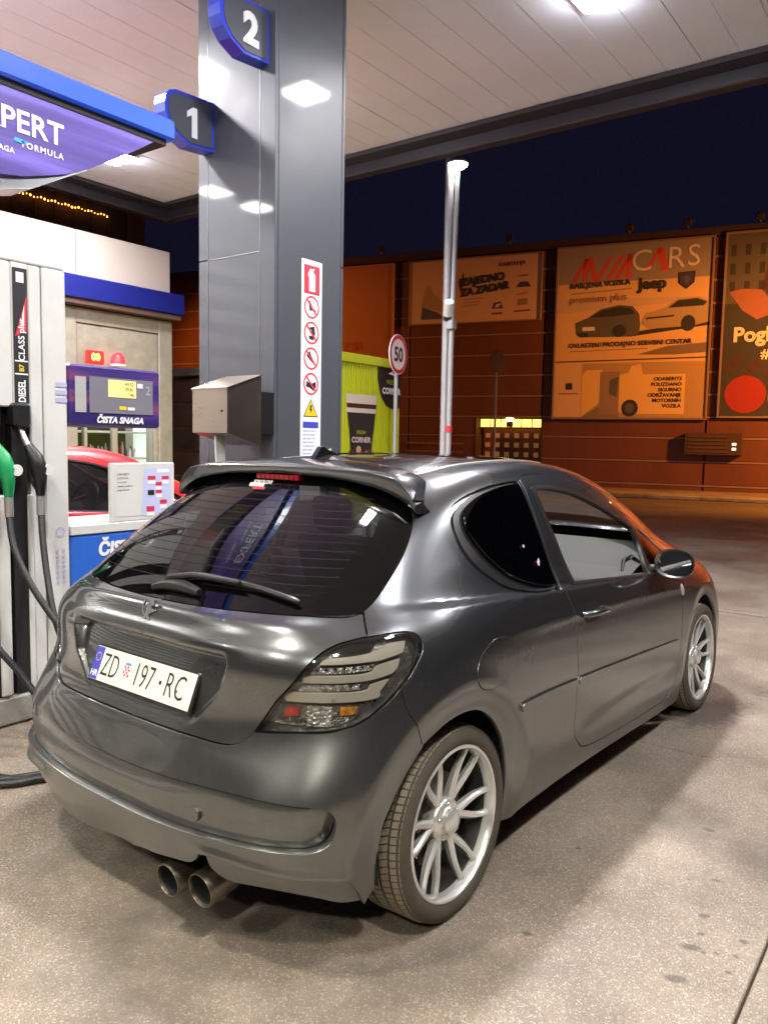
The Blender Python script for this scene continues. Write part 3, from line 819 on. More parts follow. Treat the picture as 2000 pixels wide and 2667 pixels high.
# ================================================================== WHEEL
def tyre_mesh(R_, rr, w):
    """axis x; outer side at x = 0, inner at -w"""
    mb = MB()
    prof = [(rr - .004, -.012), (rr + .004, -.004), (rr + .012, .002), (rr + (R_ - rr) * .5, .006), (R_ - .016, -.001), (R_ - .006, -.008), (R_ - .0045, -.020)]
    inner = [(r, -w - h) for r, h in prof][::-1]
    gro = []
    for gx in (.038, .078, .127, .167):
        gro += [(R_ - .003, -gx + .0045), (R_ - .010, -gx + .0035), (R_ - .010, -gx - .0035), (R_ - .003, -gx - .0045)]
    mb.lathe(prof + gro + inner, 'x', n=96)
    return mb

def shoulder_blocks(R_, w):
    mb = MB()
    n = 84
    for row, (x0, x1) in enumerate([(-.004, -.034), (-.043, -.073), (-.083, -.121), (-.132, -.162), (-.171, -w + .004)]):
        for k in range(n):
            a0 = 2 * PI * (k + .10 + row * .2) / n; a1 = 2 * PI * (k + .90 + row * .2) / n
            sk = .5 * 2 * PI / n * (0.5 if row in (0, 4) else 1)
            ro = R_; ri = R_ - .008
            drop = .008 if row == 0 else .0
            vs = []
            for (x, da, dd) in ((x0, 0, drop), (x1, sk, 0)):
                for a in (a0 + da, a1 + da):
                    for r in (ri, ro - dd if x == x0 else ro - (.008 if row == 4 else 0)):
                        vs.append((x, r * math.cos(a), r * math.sin(a)))
            mb.add(vs, [(1, 3, 7, 5), (0, 1, 5, 4), (3, 2, 6, 7), (0, 2, 3, 1), (4, 5, 7, 6)])
    return mb

def rim_parts(rr, w):
    lip = MB()
    lip.lathe([(rr + .004, -.010), (rr + .005, -.002), (rr + .001, .001), (rr - .005, .0), (rr - .009, -.006), (rr - .013, -.018), (rr - .016, -.034)], 'x', n=80)
    bar = MB(); bar.lathe([(rr - .0165, -.034), (rr - .022, -.055), (rr - .026, -.12), (rr - .018, -w + .01), (rr + .002, -w + .004)], 'x', n=64)
    sp = MB()
    face = -0.012
    for pair in range(6):
        for s in (-1, 1):
            base = math.radians(57 + 60 * pair)
            prev = None
            rs = np.linspace(.056, rr - .008, 12)
            L = []
            for i, r in enumerate(rs):
                t = i / 11
                ang = base + s * (math.radians(15) * math.sin(min(1, t * 1.25) * PI * .5) * (1 - .34 * t) + math.radians(1.5) * (1 - t))
                wd = (.0150 * (1 - t) + .0090 * t) * (1.0 + .25 * (t > .9))
                x = face - .026 * (1 - t) ** 1.6 - .004 - .006 * math.sin(PI * t)
                th = .030 - .012 * t
                L.append((r, ang, wd, x, th))
            vs = []; fs = []
            for (r, ang, wd, x, th) in L:
                c, d = math.cos(ang), math.sin(ang); tx, ty = -d, c
                for (o_, xx) in ((-1, x - th), (-1, x - .007), (-.45, x), (.45, x), (1, x - .007), (1, x - th)):
                    k_ = o_ * wd * (1 if abs(o_) < 1 or xx > x - .01 else .8)
                    vs.append((xx, r * c + tx * k_, r * d + ty * k_))
            m_ = 6
            for i in range(11):
                for k in range(m_):
                    fs.append((i * m_ + k, i * m_ + (k + 1) % m_, (i + 1) * m_ + (k + 1) % m_, (i + 1) * m_ + k))
            fs.append(tuple(range(m_))); fs.append(tuple(11 * m_ + k for k in range(m_)))
            sp.add(vs, fs, False)
    hub = MB()
    hub.lathe([(.0, -.022), (.040, -.024), (.046, -.032), (.058, -.034), (.066, -.040), (.069, -.050), (.069, -.085), (.0, -.085)], 'x', n=40)
    cap = MB()
    cap.lathe([(0, -.006), (.018, -.007), (.034, -.011), (.041, -.017), (.043, -.032)], 'x', n=36)
    bolts = []
    for k in range(5):
        a = 2 * PI * k / 5 + .3
        bolts.append(MB()); bolts[-1].cyl((-.040, .053 * math.cos(a), .053 * math.sin(a)), (-.029, .053 * math.cos(a), .053 * math.sin(a)), .007, 6)
    return lip, sp, hub, cap, bolts, bar

def build_wheel(root, R_=.302, rr=.236, w=.205):
    e = empty('wheel', parent=root)
    ty = tyre_mesh(R_, rr, w).build('tyre', M_rubber, e)
    shoulder_blocks(R_, w).build('tread', M_tread, e, kind='stuff')
    lip, sp, hub, cap, bolts, bar = rim_parts(rr, w)
    lip.build('rim', M_rim, e)
    bar.build('rim_barrel', M_barrel, e)
    sp.build('spokes', M_rim, e)
    hub.build('hub', M_rim, e)
    cap.build('hub_cap', M_rim, e)
    for b_ in bolts: b_.build('wheel_bolt', M_chrome, e)
    b = MB(); b.lathe([(.0, -.092), (.196, -.096), (.198, -.11), (.0, -.11)], 'x', n=40); b.build('gap_shade_disc', M_dark, e)  # dark disc added to blacken the shaded gaps between spokes
    b = MB(); b.lathe([(.05, -.085), (.140, -.085), (.142, -.088), (.142, -.105), (.14, -.108), (.05, -.108)], 'x', n=48)
    b.build('brake_disc', M_disc, e)
    c = MB()
    for k in range(9):
        a = math.radians(200 + k * 7); 
        c.box(-.12, -.07, .095, .150, -.012, .012, Matrix.Rotation(a, 4, 'X'))
    c.build('brake_caliper', M_disc, e)
    return e

# ================================================================== THE GREY HATCHBACK
def on_shell(p, off=0.0, fn=None):
    q = to_uv(p); P = disp_eval(np.array([q[0]]), np.array([q[1]]), fn, off)[0]
    n = shell_normal(np.array([q[0]]), np.array([q[1]]))[0]
    return Vector(P), Vector(n)

def curve_on_shell(pts, off, fn=None, step=.02):
    o = outline(pts, step=step, closed=False)
    return [Vector(q) for q in disp_eval(o[:, 0], o[:, 1], fn, off)]

def common_car(root, paint, detailed):
    build_hatchback(root, paint, True)
    # wheels: right rear, right front, and the same turned round for the left
    w = build_wheel(root)
    for i, (x, y) in enumerate([(.838, 0), (.838, 2.54), (-.838, 0), (-.838, 2.54)]):
        e = w if i == 0 else copy_tree(w, root)
        e.location = (x, y, .302)
        if x > 0: e.rotation_euler = (0.12 * i, -.030, 0)
        else: e.rotation_euler = (0, -.030, PI)
    # wheel housings
    for y in (0, 2.54):
        for s in (1, -1):
            hm = MB(); na = 28; vs = []
            for (r_, xx) in ((.352, .80), (.352, .58), (.0, .56)):
                for k in range(na):
                    a = math.radians(-14 + 208 * k / (na - 1))
                    vs.append((s * xx, y + r_ * math.cos(a), .32 + r_ * math.sin(a)))
            hm.add(vs, [(i * na + k, i * na + k + 1, (i + 1) * na + k + 1, (i + 1) * na + k) for i in range(2) for k in range(na - 1)], True)
            hm.build('wheel_housing', M_dark, root)
    # unseen dark boxes added inside the body to keep light out
    ib = MB()
    ib.bbox(-.70, .70, .42, 2.12, .16, .50, .03)
    ib.bbox(-.52, .52, -.50, .42, .20, .80, .03)
    ib.bbox(-.55, .55, 2.1, 3.15, .20, .70, .03)
    ib.build('light_block', M_dark, root)

def build_main_car():
    root = thing('hatchback_car', 'dark grey metallic three-door hatchback parked by the fuel pump, twin exhaust, licence plate ZD 197-RC', 'car', (0, 0, 0), math.radians(-1.3))
    common_car(root, M_paint, True)
    # ---- tail lamps, both sides
    for side in (1, -1):
        lampe = empty('tail_light', parent=root)
        def lp(name, pts, m_, off, **k):
            o = outline([tuple([p[0], p[1], p[2]] + list(p[3:])) for p in pts], step=.008)
            ob = patch(name, o, m_, lampe, off=off, du=.05, dv=.09, gap=k.pop('gap', 0), rim=k.pop('rim', .008), **k)
            if side < 0:
                me = ob.data; me.transform(Matrix.Diagonal((-1, 1, 1, 1))); me.flip_normals()
            return ob
        lp('lamp_housing', LAMP, M_lampdark, -.030, rim=.001, gap=.001)
        big = outline(LAMP, step=.008); 
        c_ = big.mean(0)
        small = c_ + (big - c_) * np.array([.952, .945])
        ob = patch('lamp_border', big, M_blackglass_gloss, lampe, holes=[small], off=-.001, du=.05, dv=.09, gap=.0015, rim=.014)
        ob2 = patch('lamp_cover', small, M_lampglass, lampe, off=-.0005, du=.06, dv=.10, gap=0, rim=.004)
        if side < 0:
            for o_ in (ob, ob2): o_.data.transform(Matrix.Diagonal((-1, 1, 1, 1))); o_.data.flip_normals()
        lp('light_tube', [(.658, -.443, .867, 1), (.671, -.421, .883), (.732, -.341, .890), (.755, -.284, .902), (.757, -.264, .912), (.780, -.205, .915, 1), (.785, -.216, .897), (.789, -.230, .884, 1), (.775, -.280, .876), (.758, -.316, .871)], M_tube, -.012, rim=.014)
        lp('light_tube', [(.626, -.479, .815, 1), (.642, -.466, .834), (.752, -.348, .838), (.767, -.310, .858), (.790, -.242, .869, 1), (.794, -.259, .845), (.791, -.280, .832, 1), (.749, -.360, .818)], M_tube, -.012, rim=.014)
        lp('light_tube', [(.585, -.501, .760, 1), (.598, -.495, .783), (.753, -.364, .790), (.765, -.340, .806), (.790, -.290, .818, 1), (.782, -.320, .790), (.771, -.346, .768)], M_tube, -.012, rim=.014)
        lp('led_row', [(.648, -.455, .858, 1), (.758, -.318, .863, 1), (.758, -.329, .847, 1), (.640, -.466, .839, 1)], M_led, -.020, rim=.006)
        lp('led_row', [(.626, -.479, .808, 1), (.750, -.360, .811, 1), (.748, -.368, .795, 1), (.612, -.488, .787, 1)], M_led, -.020, rim=.006)
        # faceted bulbs in the rows
        for row in (((.655, -.450, .850), (.752, -.330, .855)), ((.632, -.476, .800), (.745, -.366, .804))):
            for k in range(7):
                t = k / 6
                p, n = on_shell(tuple(np.array(row[0]) * (1 - t) + np.array(row[1]) * t), -.012)
                mb = MB(); mb.cyl(p - n * .012, p, .0065, 8, r1=.0045)
                ob = mb.build('led', M_chrome, lampe)
                if side < 0: ob.data.transform(Matrix.Diagonal((-1, 1, 1, 1))); ob.data.flip_normals()
        lp('lower_reflector', [(.565, -.512, .748, 1), (.765, -.365, .758, 1), (.752, -.385, .722, 1), (.710, -.430, .702, 1), (.550, -.520, .695, 1)], M_led2, -.024, rim=.002)
        lp('red_reflector', [(.585, -.500, .742, 1), (.620, -.483, .743, 1), (.616, -.488, .722, 1), (.575, -.510, .716, 1)], M_redlens, -.016)
        lp('reversing_lens', [(.639, -.474, .749, 1), (.698, -.432, .751, 1), (.700, -.441, .700, 1), (.643, -.480, .698, 1)], M_led, -.016)
        lp('amber_reflector', [(.715, -.417, .748, 1), (.750, -.380, .749, 1), (.742, -.392, .730, 1), (.716, -.420, .728, 1)], M_amber, -.016)
        lp('upper_lens', [(.676, -.413, .892, 1), (.700, -.360, .910), (.738, -.290, .918, 1), (.742, -.318, .896, 1)], M_blackglass_gloss, -.014)
        for (q, col) in (((.700, -.430, .768), M_chrome), ((.760, -.330, .760), M_chrome)):
            p, n = on_shell(q, -.01); mb = MB(); mb.cyl(p - n * .01, p, .007, 10, r1=.005)
            ob = mb.build('bulb', col, lampe)
            if side < 0: ob.data.transform(Matrix.Diagonal((-1, 1, 1, 1))); ob.data.flip_normals()
    # ---- licence plate in its recess
    c = Vector((0, -.553, .727)); ti = .386
    upv = Vector((0, math.sin(ti), math.cos(ti))); xv = Vector((1, 0, 0)); nv = xv.cross(upv)
    c = c + nv * .004
    fr = frame(c, xv, upv)
    pl = empty('licence_plate', parent=root)
    mb = MB(); mb.bbox(-.268, .268, -.065, .063, -.012, .0, .004, fr); mb.build('plate_frame', M_black, pl)
    mb = MB(); mb.bbox(-.260, .260, -.055, .055, .0, .0022, .001, fr); mb.build('plate_face', M_plate, pl)
    f2 = fr @ Matrix.Translation((0, 0, .0028))
    flat(rect(-.258, -.053, -.216, .053), f2, M_blueprint, 'country_band', pl, .0004)
    text('HR', .028, f2 @ Matrix.Translation((-.237, -.034, .0008)), M_whiteprint, 'lettering', pl, align='CENTER', weight=.0006)
    st = MB()
    for k in range(12):
        a = 2 * PI * k / 12; st.add([tuple(f2 @ Vector((-.237 + .013 * math.cos(a) + .0022 * math.cos(b), .020 + .013 * math.sin(a) + .0022 * math.sin(b), .0008))) for b in [2 * PI * j / 5 for j in range(5)]], [(0, 1, 2, 3, 4)])
    st.build('star_ring', M_yellowprint, pl)
    def pt(s, x0, wd):
        text(s, .104, f2 @ Matrix.Translation((x0, -.002, .0008)) @ Matrix.Diagonal((wd, 1.02, 1, 1)), M_blackprint, 'lettering', pl, weight=-.0008, spacing=1.05)
    pt('ZD', -.207, .62)
    pt('197', -.035, .66)
    flat(rect(.099, -.006, .111, .006), f2 @ Matrix.Translation((0, 0, .0005)), M_blackprint, 'dash', pl)
    pt('RC', .128, .70)
    # chequered coat of arms between the letters and the number
    for i in range(4):
        for j in range(4):
            x0 = -.088 + i * .008; y0 = -.016 + j * .0085
            flat(rect(x0, y0, x0 + .0078, y0 + .0083), f2 @ Matrix.Translation((0, 0, .0006)), M_redprint if (i + j) % 2 else M_whiteprint, 'chequer', pl)
    flat([(-.088, .020), (-.084, .030), (-.078, .025), (-.072, .031), (-.066, .025), (-.060, .030), (-.056, .020)], f2 @ Matrix.Translation((0, 0, .0006)), mat('crown_blue', (.15, .25, .6), .5), 'crown', pl)
    for s in (-1, 1):
        mb = MB(); q = fr @ Vector((s * .19, -.010, .0026)); mb.cyl(q, q + nv * .002, .0045, 10); mb.build('plate_screw', M_chrome, pl)
    # ---- lion emblem: chrome rampant lion silhouette
    p, n = on_shell((0, -.52, .925), .004, tg_disp)
    e = empty('emblem', parent=root)
    F = frame(p, (1, 0, 0), (0, .25, 1))
    lion = [[(.004, .030), (.014, .033), (.022, .028), (.020, .020), (.012, .018), (.010, .010), (.004, .004), (-.002, .012)],
            [(.004, .004), (.010, .010), (.022, .012), (.028, .008), (.026, .004), (.014, .002), (.006, -.004), (-.002, -.002)],
            [(-.002, .012), (.004, .004), (.004, -.006), (-.004, -.012), (-.012, -.006), (-.010, .004)],
            [(-.004, -.010), (.006, -.008), (.014, -.016), (.012, -.026), (.020, -.030), (.004, -.031), (.004, -.020)],
            [(-.012, -.006), (-.006, -.012), (-.010, -.022), (-.004, -.030), (-.020, -.030), (-.018, -.018)],
            [(-.012, -.004), (-.022, .002), (-.026, .014), (-.020, .026), (-.026, .030), (-.030, .018), (-.029, .004), (-.018, -.010)],
            [(-.006, .010), (-.012, .018), (-.004, .024), (.004, .026), (.002, .016)]]
    mb = MB()
    for poly in lion: mb.prism([(a * 1.15, b * 1.25) for a, b in poly], -.002, .004, 'z', F)
    mb.build('lion', M_chrome, e)
    # ---- small badge on the right of the tailgate
    # ---- spoiler
    xs = np.linspace(-.607, .607, 61)
    ztr = lambda x: float(np.interp(abs(x), [0, .24, .37, .45, .53, .58, .607], [1.386, 1.384, 1.380, 1.375, 1.362, 1.325, 1.275]))
    zlw = lambda x: float(np.interp(abs(x), [0, .24, .34, .445, .505, .555, .585, .607], [1.360, 1.352, 1.343, 1.327, 1.310, 1.289, 1.270, 1.248]))
    sec = []
    for x in xs:
        ax = abs(x)
        zt = ztr(x)
        yt = .03 + .03 * (ax / .607) ** 3
        # point on the roof just ahead
        ly = float(np.interp(ax, [0, .3, .45, .55, .607], [.215, .225, .235, .205, .110]))
        lz_ = float(np.interp(ax, [0, .2, .3, .4, .46, .52, .56, .607], [1.409, 1.408, 1.402, 1.390, 1.378, 1.360, 1.340, 1.290]))
        th = zt - zlw(x)
        uy = float(np.interp(ax, [0, .35, .5, .607], [.125, .135, .12, .10]))
        uz = zt - th - float(np.interp(ax, [0, .4, .55, .607], [.028, .024, .016, .004]))
        q = [(ly, lz_ - .012), (ly, lz_ + .001), (ly - .05, lz_ * .62 + zt * .38 + .008), (yt + .045, zt * .8 + lz_ * .2 + .006), (yt + .010, zt + .002), (yt, zt - .003), (yt + .001, zt - th * .7), (yt + .008, zt - th), (yt + .045, zt - th - .004), (uy, uz), (uy + .05, uz + .005)]
        sec.append([(x, a, b) for a, b in q])
    k = len(sec[0])
    vs = [p_ for s_ in sec for p_ in s_]
    top_f = [(i * k + j, i * k + j + 1, (i + 1) * k + j + 1, (i + 1) * k + j) for i in range(60) for j in range(0, 7)]
    und_f = [(i * k + j, i * k + j + 1, (i + 1) * k + j + 1, (i + 1) * k + j) for i in range(60) for j in range(7, k - 1)]
    sp = empty('roof_spoiler', parent=root)
    mb = MB(); mb.add(vs, top_f, True); mb.add(vs, [tuple(range(k)), tuple(60 * k + j for j in range(k))]); mb.build('spoiler_top', M_paint, sp)
    mb = MB(); mb.add(vs, und_f, True); mb.build('spoiler_underside', M_gloss_black, sp)
    # high brake light and the sticker below it
    mb = MB()
    for i in range(9):
        x0 = -.11 + i * .0245
        mb.bbox(x0, x0 + .023, .034, .06, 1.334, 1.353, .002)
    mb.build('brake_light', mat('dark_red_lens', (.22, .006, .012), .2, coat=1), sp)
    # black band between glass and spoiler
    # ---- sticker on the glass
    def sticker(a, b_, s, m_, w_=.0):
        P, n_ = on_shell(a, .004); Q, _ = on_shell(b_, .004)
        F_ = frame(P, Q - P, Vector((0, .45, 1)))
        text(s, .020, F_, m_, 'window_sticker', root, weight=w_, shear=.25)
    sticker((-.115, .035, 1.305), (.03, .035, 1.305), 'SOKOLOVI', M_whiteprint, .0006)
    sticker((-.12, .022, 1.290), (.03, .022, 1.290), 'GARAGE', M_whiteprint, .0014)
    P, n_ = on_shell((-.05, .012, 1.272), .004); 
    flat(rect(-.035, -.005, .03, .005), frame(P, (1, 0, 0), (0, .45, 1)), M_redprint, 'window_sticker', root, .0004)
    # ---- demister lines across the rear window
    mb = MB()
    for i, z in enumerate(np.linspace(1.02, 1.285, 13)):
        w_ = float(np.interp(z, [1.0, 1.06, 1.15, 1.24, 1.3], [.50, .56, .545, .49, .44]))
        u_l = [to_uv((xx, float(np.interp(z, [.965, 1.0, 1.05, 1.15, 1.25, 1.33], [-.48, -.44, -.37, -.23, -.08, .04])) + .28 * (xx) ** 2, z)) for xx in np.linspace(0, w_, 7)]
        vv = np.mean([q[1] for q in u_l[:3]])
        u_ = np.linspace(-u_l[-1][0], u_l[-1][0], 40)
        P = disp_eval(u_, np.full(40, vv), None, .0006)
        for a, b_ in zip(P[:-1], P[1:]):
            t = Vector((0, .6, .8)) * .0011
            a, b_ = Vector(a), Vector(b_)
            mb.add([a - t, b_ - t, b_ + t, a + t], [(0, 1, 2, 3)], True)
    mb.build('demister_lines', mat('demister_brown', (.026, .024, .022), .9, spec=.05), root, kind='stuff')
    # frit: opaque black border of the rear window, behind the pane
    ge = outline(GLASS_EDGE, closed=False)
    top = np.stack([np.linspace(0, ge[0][0], 40)[:-1], np.linspace(12.5, ge[0][1], 40)[:-1]], 1)
    go = np.concatenate([top, ge[:-1], [[0, ge[-1][1]]]])
    inner = outline([UV(0, 11.9), UV(1.4, 11.9), (.470, .035, 1.25), (.525, -.05, 1.175), (.560, -.19, 1.08), (.550, -.26, 1.035), (.50, -.335, 1.005), (.36, -.40, 1.0), (.15, -.43, 1.0), UV(0, 8.35)])
    inner = np.concatenate([inner]); inner[:, 0] = np.maximum(inner[:, 0], 0)
    patch('window_border', go, M_black, root, holes=[inner], off=-.004, du=.12, dv=.2, rim=.003, gap=.004, join_mirror=True)
    # ---- rear wiper
    w = empty('rear_wiper', parent=root)
    arm = curve_on_shell([(.0, -.425, 1.008), (.10, -.405, 1.020), (.20, -.402, 1.022), (.30, -.395, 1.022)], .028)
    mb = MB(); mb.tube([on_shell((-.02, -.435, 1.00), .004)[0], on_shell((.0, -.428, 1.005), .022)[0]] + arm, [.016, .016] + [.012 - .006 * i / (len(arm) - 1) for i in range(len(arm))], 10); mb.build('wiper_arm', M_black, w)
    bl = curve_on_shell([(.03, -.405, 1.024), (.128, -.395, 1.034), (.321, -.39, 1.027), (.432, -.382, 1.015), (.515, -.37, 1.0)], .016)
    mb = MB(); mb.tube(bl, [.006] + [.0095] * (len(bl) - 2) + [.005], 8); mb.build('wiper_blade', M_black, w)
    hs = curve_on_shell([(-.06, -.455, .985), (.0, -.44, .998), (.08, -.438, .999), (.16, -.445, .994)], .012)
    mb = MB(); mb.tube(hs, [.012 + .010 * math.sin(PI * i / (len(hs) - 1)) for i in range(len(hs))], 10); mb.build('wiper_housing', M_black, w)
    # ---- exhaust tips
    for (x, z, y) in ((.372, .190, -.625), (.243, .178, -.640)):
        e = empty('exhaust_tip', parent=root)
        mb = MB(); M_ = Matrix.Translation((x, y, z)) @ Matrix.Rotation(math.radians(6), 4, 'X')
        mb.lathe([(.040, .22), (.051, .10), (.051, .004), (.0498, .0), (.0475, .0), (.046, .005), (.046, .10), (.03, .14)], 'y', n=40, M=M_)
        mb.build('exhaust_pipe', M_exh, e)
        mb = MB(); mb.lathe([(.0458, .010), (.0452, .12), (0.0, .12)], 'y', n=32, M=M_); mb.build('exhaust_bore', M_dark, e)
    # tow cap
    p, n = on_shell((.372, -.652, .425), .006, insert_disp)
    mb = MB(); mb.cyl(p - n * .004, p + n * .0035, .0205, 28, r1=.0195); mb.build('towing_eye_cover', M_paint, root)
    # ---- mouldings along the side
    def mould(a, b_, name):
        (y0, z0), (y1, z1) = a, b_
        pts = [(.875, y0, z0 + .013, 1), (.875, (y0 + y1) / 2, (z0 + z1) / 2 + .016), (.870, y1, z1 + .013, 1), (.870, y1 + .01, z1), (.870, y1, z1 - .013, 1), (.875, (y0 + y1) / 2, (z0 + z1) / 2 - .016), (.875, y0, z0 - .013, 1), (.875, y0 - .01, z0)]
        patch(name, outline(pts, step=.02), M_paint, root, disp=side_disp, off=.009, du=.2, dv=.08, rim=.009, gap=0, mirror_obj=True)
    mould((.325, .596), (.765, .580), 'side_moulding')
    mould((.795, .579), (1.99, .500), 'side_moulding')
    # door handle: flat dark patch painted as the shaded bowl, then the bar
    hp = empty('door_handle', parent=root)
    o = outline([(.856, .84, .828), (.856, .90, .862), (.855, .99, .860), (.854, 1.035, .824), (.855, .97, .786), (.856, .88, .790)], step=.01)
    patch('handle_bowl_shade', o, M_black, hp, disp=side_disp, off=.0008, du=.05, dv=.08, rim=.0, gap=0, mirror_obj=True)
    for s in (1, -1):
        mb = MB()
        pts = [(.860, .835, .826), (.884, .86, .829), (.893, .93, .829), (.891, 1.0, .826), (.872, 1.045, .823), (.858, 1.05, .822)]
        mb.tube([(s * a, b, c_) for a, b, c_ in pts], [.010, .013, .0145, .0135, .012, .009], 12)
        mb.build('handle_bar', M_paint, hp)
    # fuel flap
    fo = outline([(.856, .150, .852), (.862, .230, .852), (.866, .300, .815), (.872, .290, .755), (.874, .20, .715), (.874, .10, .712), (.870, .048, .745), (.864, .060, .805)], step=.01)
    c_ = fo.mean(0)
    patch('fuel_flap_gap', c_ + (fo - c_) * 1.035, M_dark, root, disp=side_disp, off=.0006, du=.07, dv=.1, rim=0, gap=0)
    patch('fuel_flap', fo, M_paint, root, disp=side_disp, off=.0022, du=.07, dv=.1, rim=.002, gap=0)
    # roof ditch mouldings
    rs = outline([(.455, .205, 1.362, 1), (.462, .25, 1.368), (.470, .45, 1.388), (.475, .8, 1.403), (.460, 1.1, 1.395), (.43, 1.28, 1.382, 1), (.420, 1.28, 1.386, 1), (.450, 1.1, 1.399), (.463, .8, 1.407), (.457, .45, 1.394), (.448, .25, 1.374), (.443, .205, 1.368, 1)], step=.02)
    patch('roof_moulding', rs, mat('satin_grey_trim', (.5, .5, .5), .3, metal=.3, coat=.5), root, off=.004, du=.2, dv=.08, rim=.004, gap=0, mirror_obj=True)
    # antenna
    mb = MB()
    mb.prism([(.215, 1.400), (.235, 1.425), (.262, 1.456), (.272, 1.458), (.30, 1.445), (.37, 1.425), (.375, 1.412)], -.012, .012, 'x')
    mb.build('roof_antenna', M_gloss_black, root)
    # ---- door mirrors
    for s in (1, -1):
        e = empty('door_mirror', parent=root)
        c0 = Vector((s * .925, 1.70, .938))
        mb = MB()
        sh = [(0, 0), (.02, .045), (.045, .068), (.075, .077), (.088, .080)]
        n_ = 28; vs = []; fs = []
        for d, r in sh[::-1]:
            for k in range(n_):
                a = 2 * PI * k / n_
                rx = abs(math.cos(a)) ** .8 * math.copysign(1, math.cos(a)) * r * 1.15; rz = abs(math.sin(a)) ** .85 * math.copysign(1, math.sin(a)) * r * .85
                vs.append(tuple(c0 + Vector((rx, .11 - d - .02, rz))))
        for i in range(4):
            for k in range(n_): fs.append((i * n_ + k, i * n_ + (k + 1) % n_, (i + 1) * n_ + (k + 1) % n_, (i + 1) * n_ + k))
        mb.add(vs, fs, True)
        mb.build('mirror_shell', M_paint, e)
        mb = MB(); rimv = []
        F_ = frame(c0 + Vector((0, .002, 0)), (1, 0, 0), (0, 0, 1))
        pol = lambda k_, q: (abs(math.cos(2 * PI * k_ / n_)) ** .8 * math.copysign(1, math.cos(2 * PI * k_ / n_)) * .080 * 1.15 * q, abs(math.sin(2 * PI * k_ / n_)) ** .85 * math.copysign(1, math.sin(2 * PI * k_ / n_)) * .080 * .85 * q)
        vs = [tuple(F_ @ Vector((*pol(k_, q), h))) for q, h in ((1.0, 0), (.985, .006), (.86, .002), (.84, -.006)) for k_ in range(n_)]
        mb.add(vs, [(i * n_ + k_, i * n_ + (k_ + 1) % n_, (i + 1) * n_ + (k_ + 1) % n_, (i + 1) * n_ + k_) for i in range(3) for k_ in range(n_)], True)
        mb.build('mirror_rim', M_paint, e)
        F2 = F_ @ Matrix.Rotation(math.radians(-6 * s), 4, 'Y')
        flat([pol(k_, .86) for k_ in range(n_)], F2, mat('mirror_silver', (.85, .85, .88), .02, metal=1), 'mirror_glass', e)
        mb = MB(); mb.tube([(s * .80, 1.76, .895), (s * .84, 1.75, .898), (s * .88, 1.745, .905)], [.022, .018, .020], 10); mb.build('mirror_foot', M_black, e)
    # side repeater on the wing
    p, n = on_shell((.845, 2.10, .75), .002, side_disp)
    for s in (1, -1):
        mb = MB(); q = Vector((s * p.x, p.y, p.z)); nn = Vector((s * n.x, n.y, n.z))
        mb.lathe([(0, .006), (.012, .005), (.020, .0), (.021, -.004)], 'z', n=20, M=Matrix.Translation(q) @ nn.to_track_quat('Z', 'Y').to_matrix().to_4x4() @ Matrix.Diagonal((1, 1.5, 1, 1)))
        mb.build('side_repeater', M_tube, root)
    # sticker on the quarter window
    P, n_ = on_shell((.748, .57, 1.095), .003, side_disp); F_ = frame(P, Vector((-.15, 1, -.45)), Vector((-.45, 0, 1)))
    mb = MB()
    arc = [(.030 * math.cos(a), .022 * math.sin(a)) for a in np.linspace(.3, 2.9, 9)]
    inn = [(.019 * math.cos(a), .012 * math.sin(a)) for a in np.linspace(2.9, .3, 9)]
    mb.prism(arc + inn, 0, .0005, 'z', F_)
    mb.build('window_sticker', mat('pale_pink_print', (.75, .55, .58), .5), root)
    P, n_ = on_shell((.766, .645, 1.055), .003, side_disp); F_ = frame(P, Vector((-.15, 1, -.2)), Vector((-.45, 0, 1)))
    mb = MB(); mb.prism([(-.035, -.014), (-.020, -.004), (.0, .006), (.030, .010), (.036, -.004), (.022, -.008), (.012, -.002), (-.012, -.016), (-.018, -.026), (-.034, -.024)], 0, .0005, 'z', F_)
    mb.build('window_sticker', bpy.data.materials['pale_pink_print'], root)
    # ---- cabin
    def seat(x, y, rear=False):
        e = empty('rear_seat' if rear else 'front_seat', parent=root)
        w_ = .50 if rear else .25
        mb = MB(); mb.bbox(x - w_, x + w_, y, y + .50, .40, .55, .04); mb.build('seat_cushion', M_interior, e)
        mb = MB(); mb.bbox(-w_, w_, -.06, .06, 0, .56 if not rear else .44, .04, Matrix.Translation((x, y + .02, .50)) @ Matrix.Rotation(math.radians(17), 4, 'X')); mb.build('seat_back', M_interior, e)
        for hx in ((x,) if not rear else (x - .3, x + .3)):
            mb = MB(); mb.bbox(-.12, .12, -.04, .04, 0, .17, .03, Matrix.Translation((hx, y - .15 if not rear else y - .12, 1.05 if not rear else .95)) @ Matrix.Rotation(math.radians(12), 4, 'X')); mb.build('headrest', M_interior, e)
    seat(.36, .92); seat(-.36, .92); seat(0, .30, True)
    mb = MB(); mb.prism([(1.90, .45), (1.88, .70), (1.95, .77), (2.10, .83), (2.45, .935), (2.45, .45)], -.60, .60, 'x'); mb.build('dashboard', mat('dashboard_grey', (.035, .038, .033), .6), root)
    mb = MB(); mb.bbox(-.62, .62, -.30, .38, .80, .86, .02); mb.build('parcel_shelf', M_interior, root)
    mb = MB()
    mb.lathe([(.185 + .014 * math.cos(a), .014 * math.sin(a)) for a in np.linspace(0, 2 * PI, 9)[:-1]], 'z', n=32, closed=True, M=Matrix.Translation((-.36, 1.78, .90)) @ Matrix.Rotation(math.radians(65), 4, 'X'))
    mb.build('steering_wheel', M_black, root)
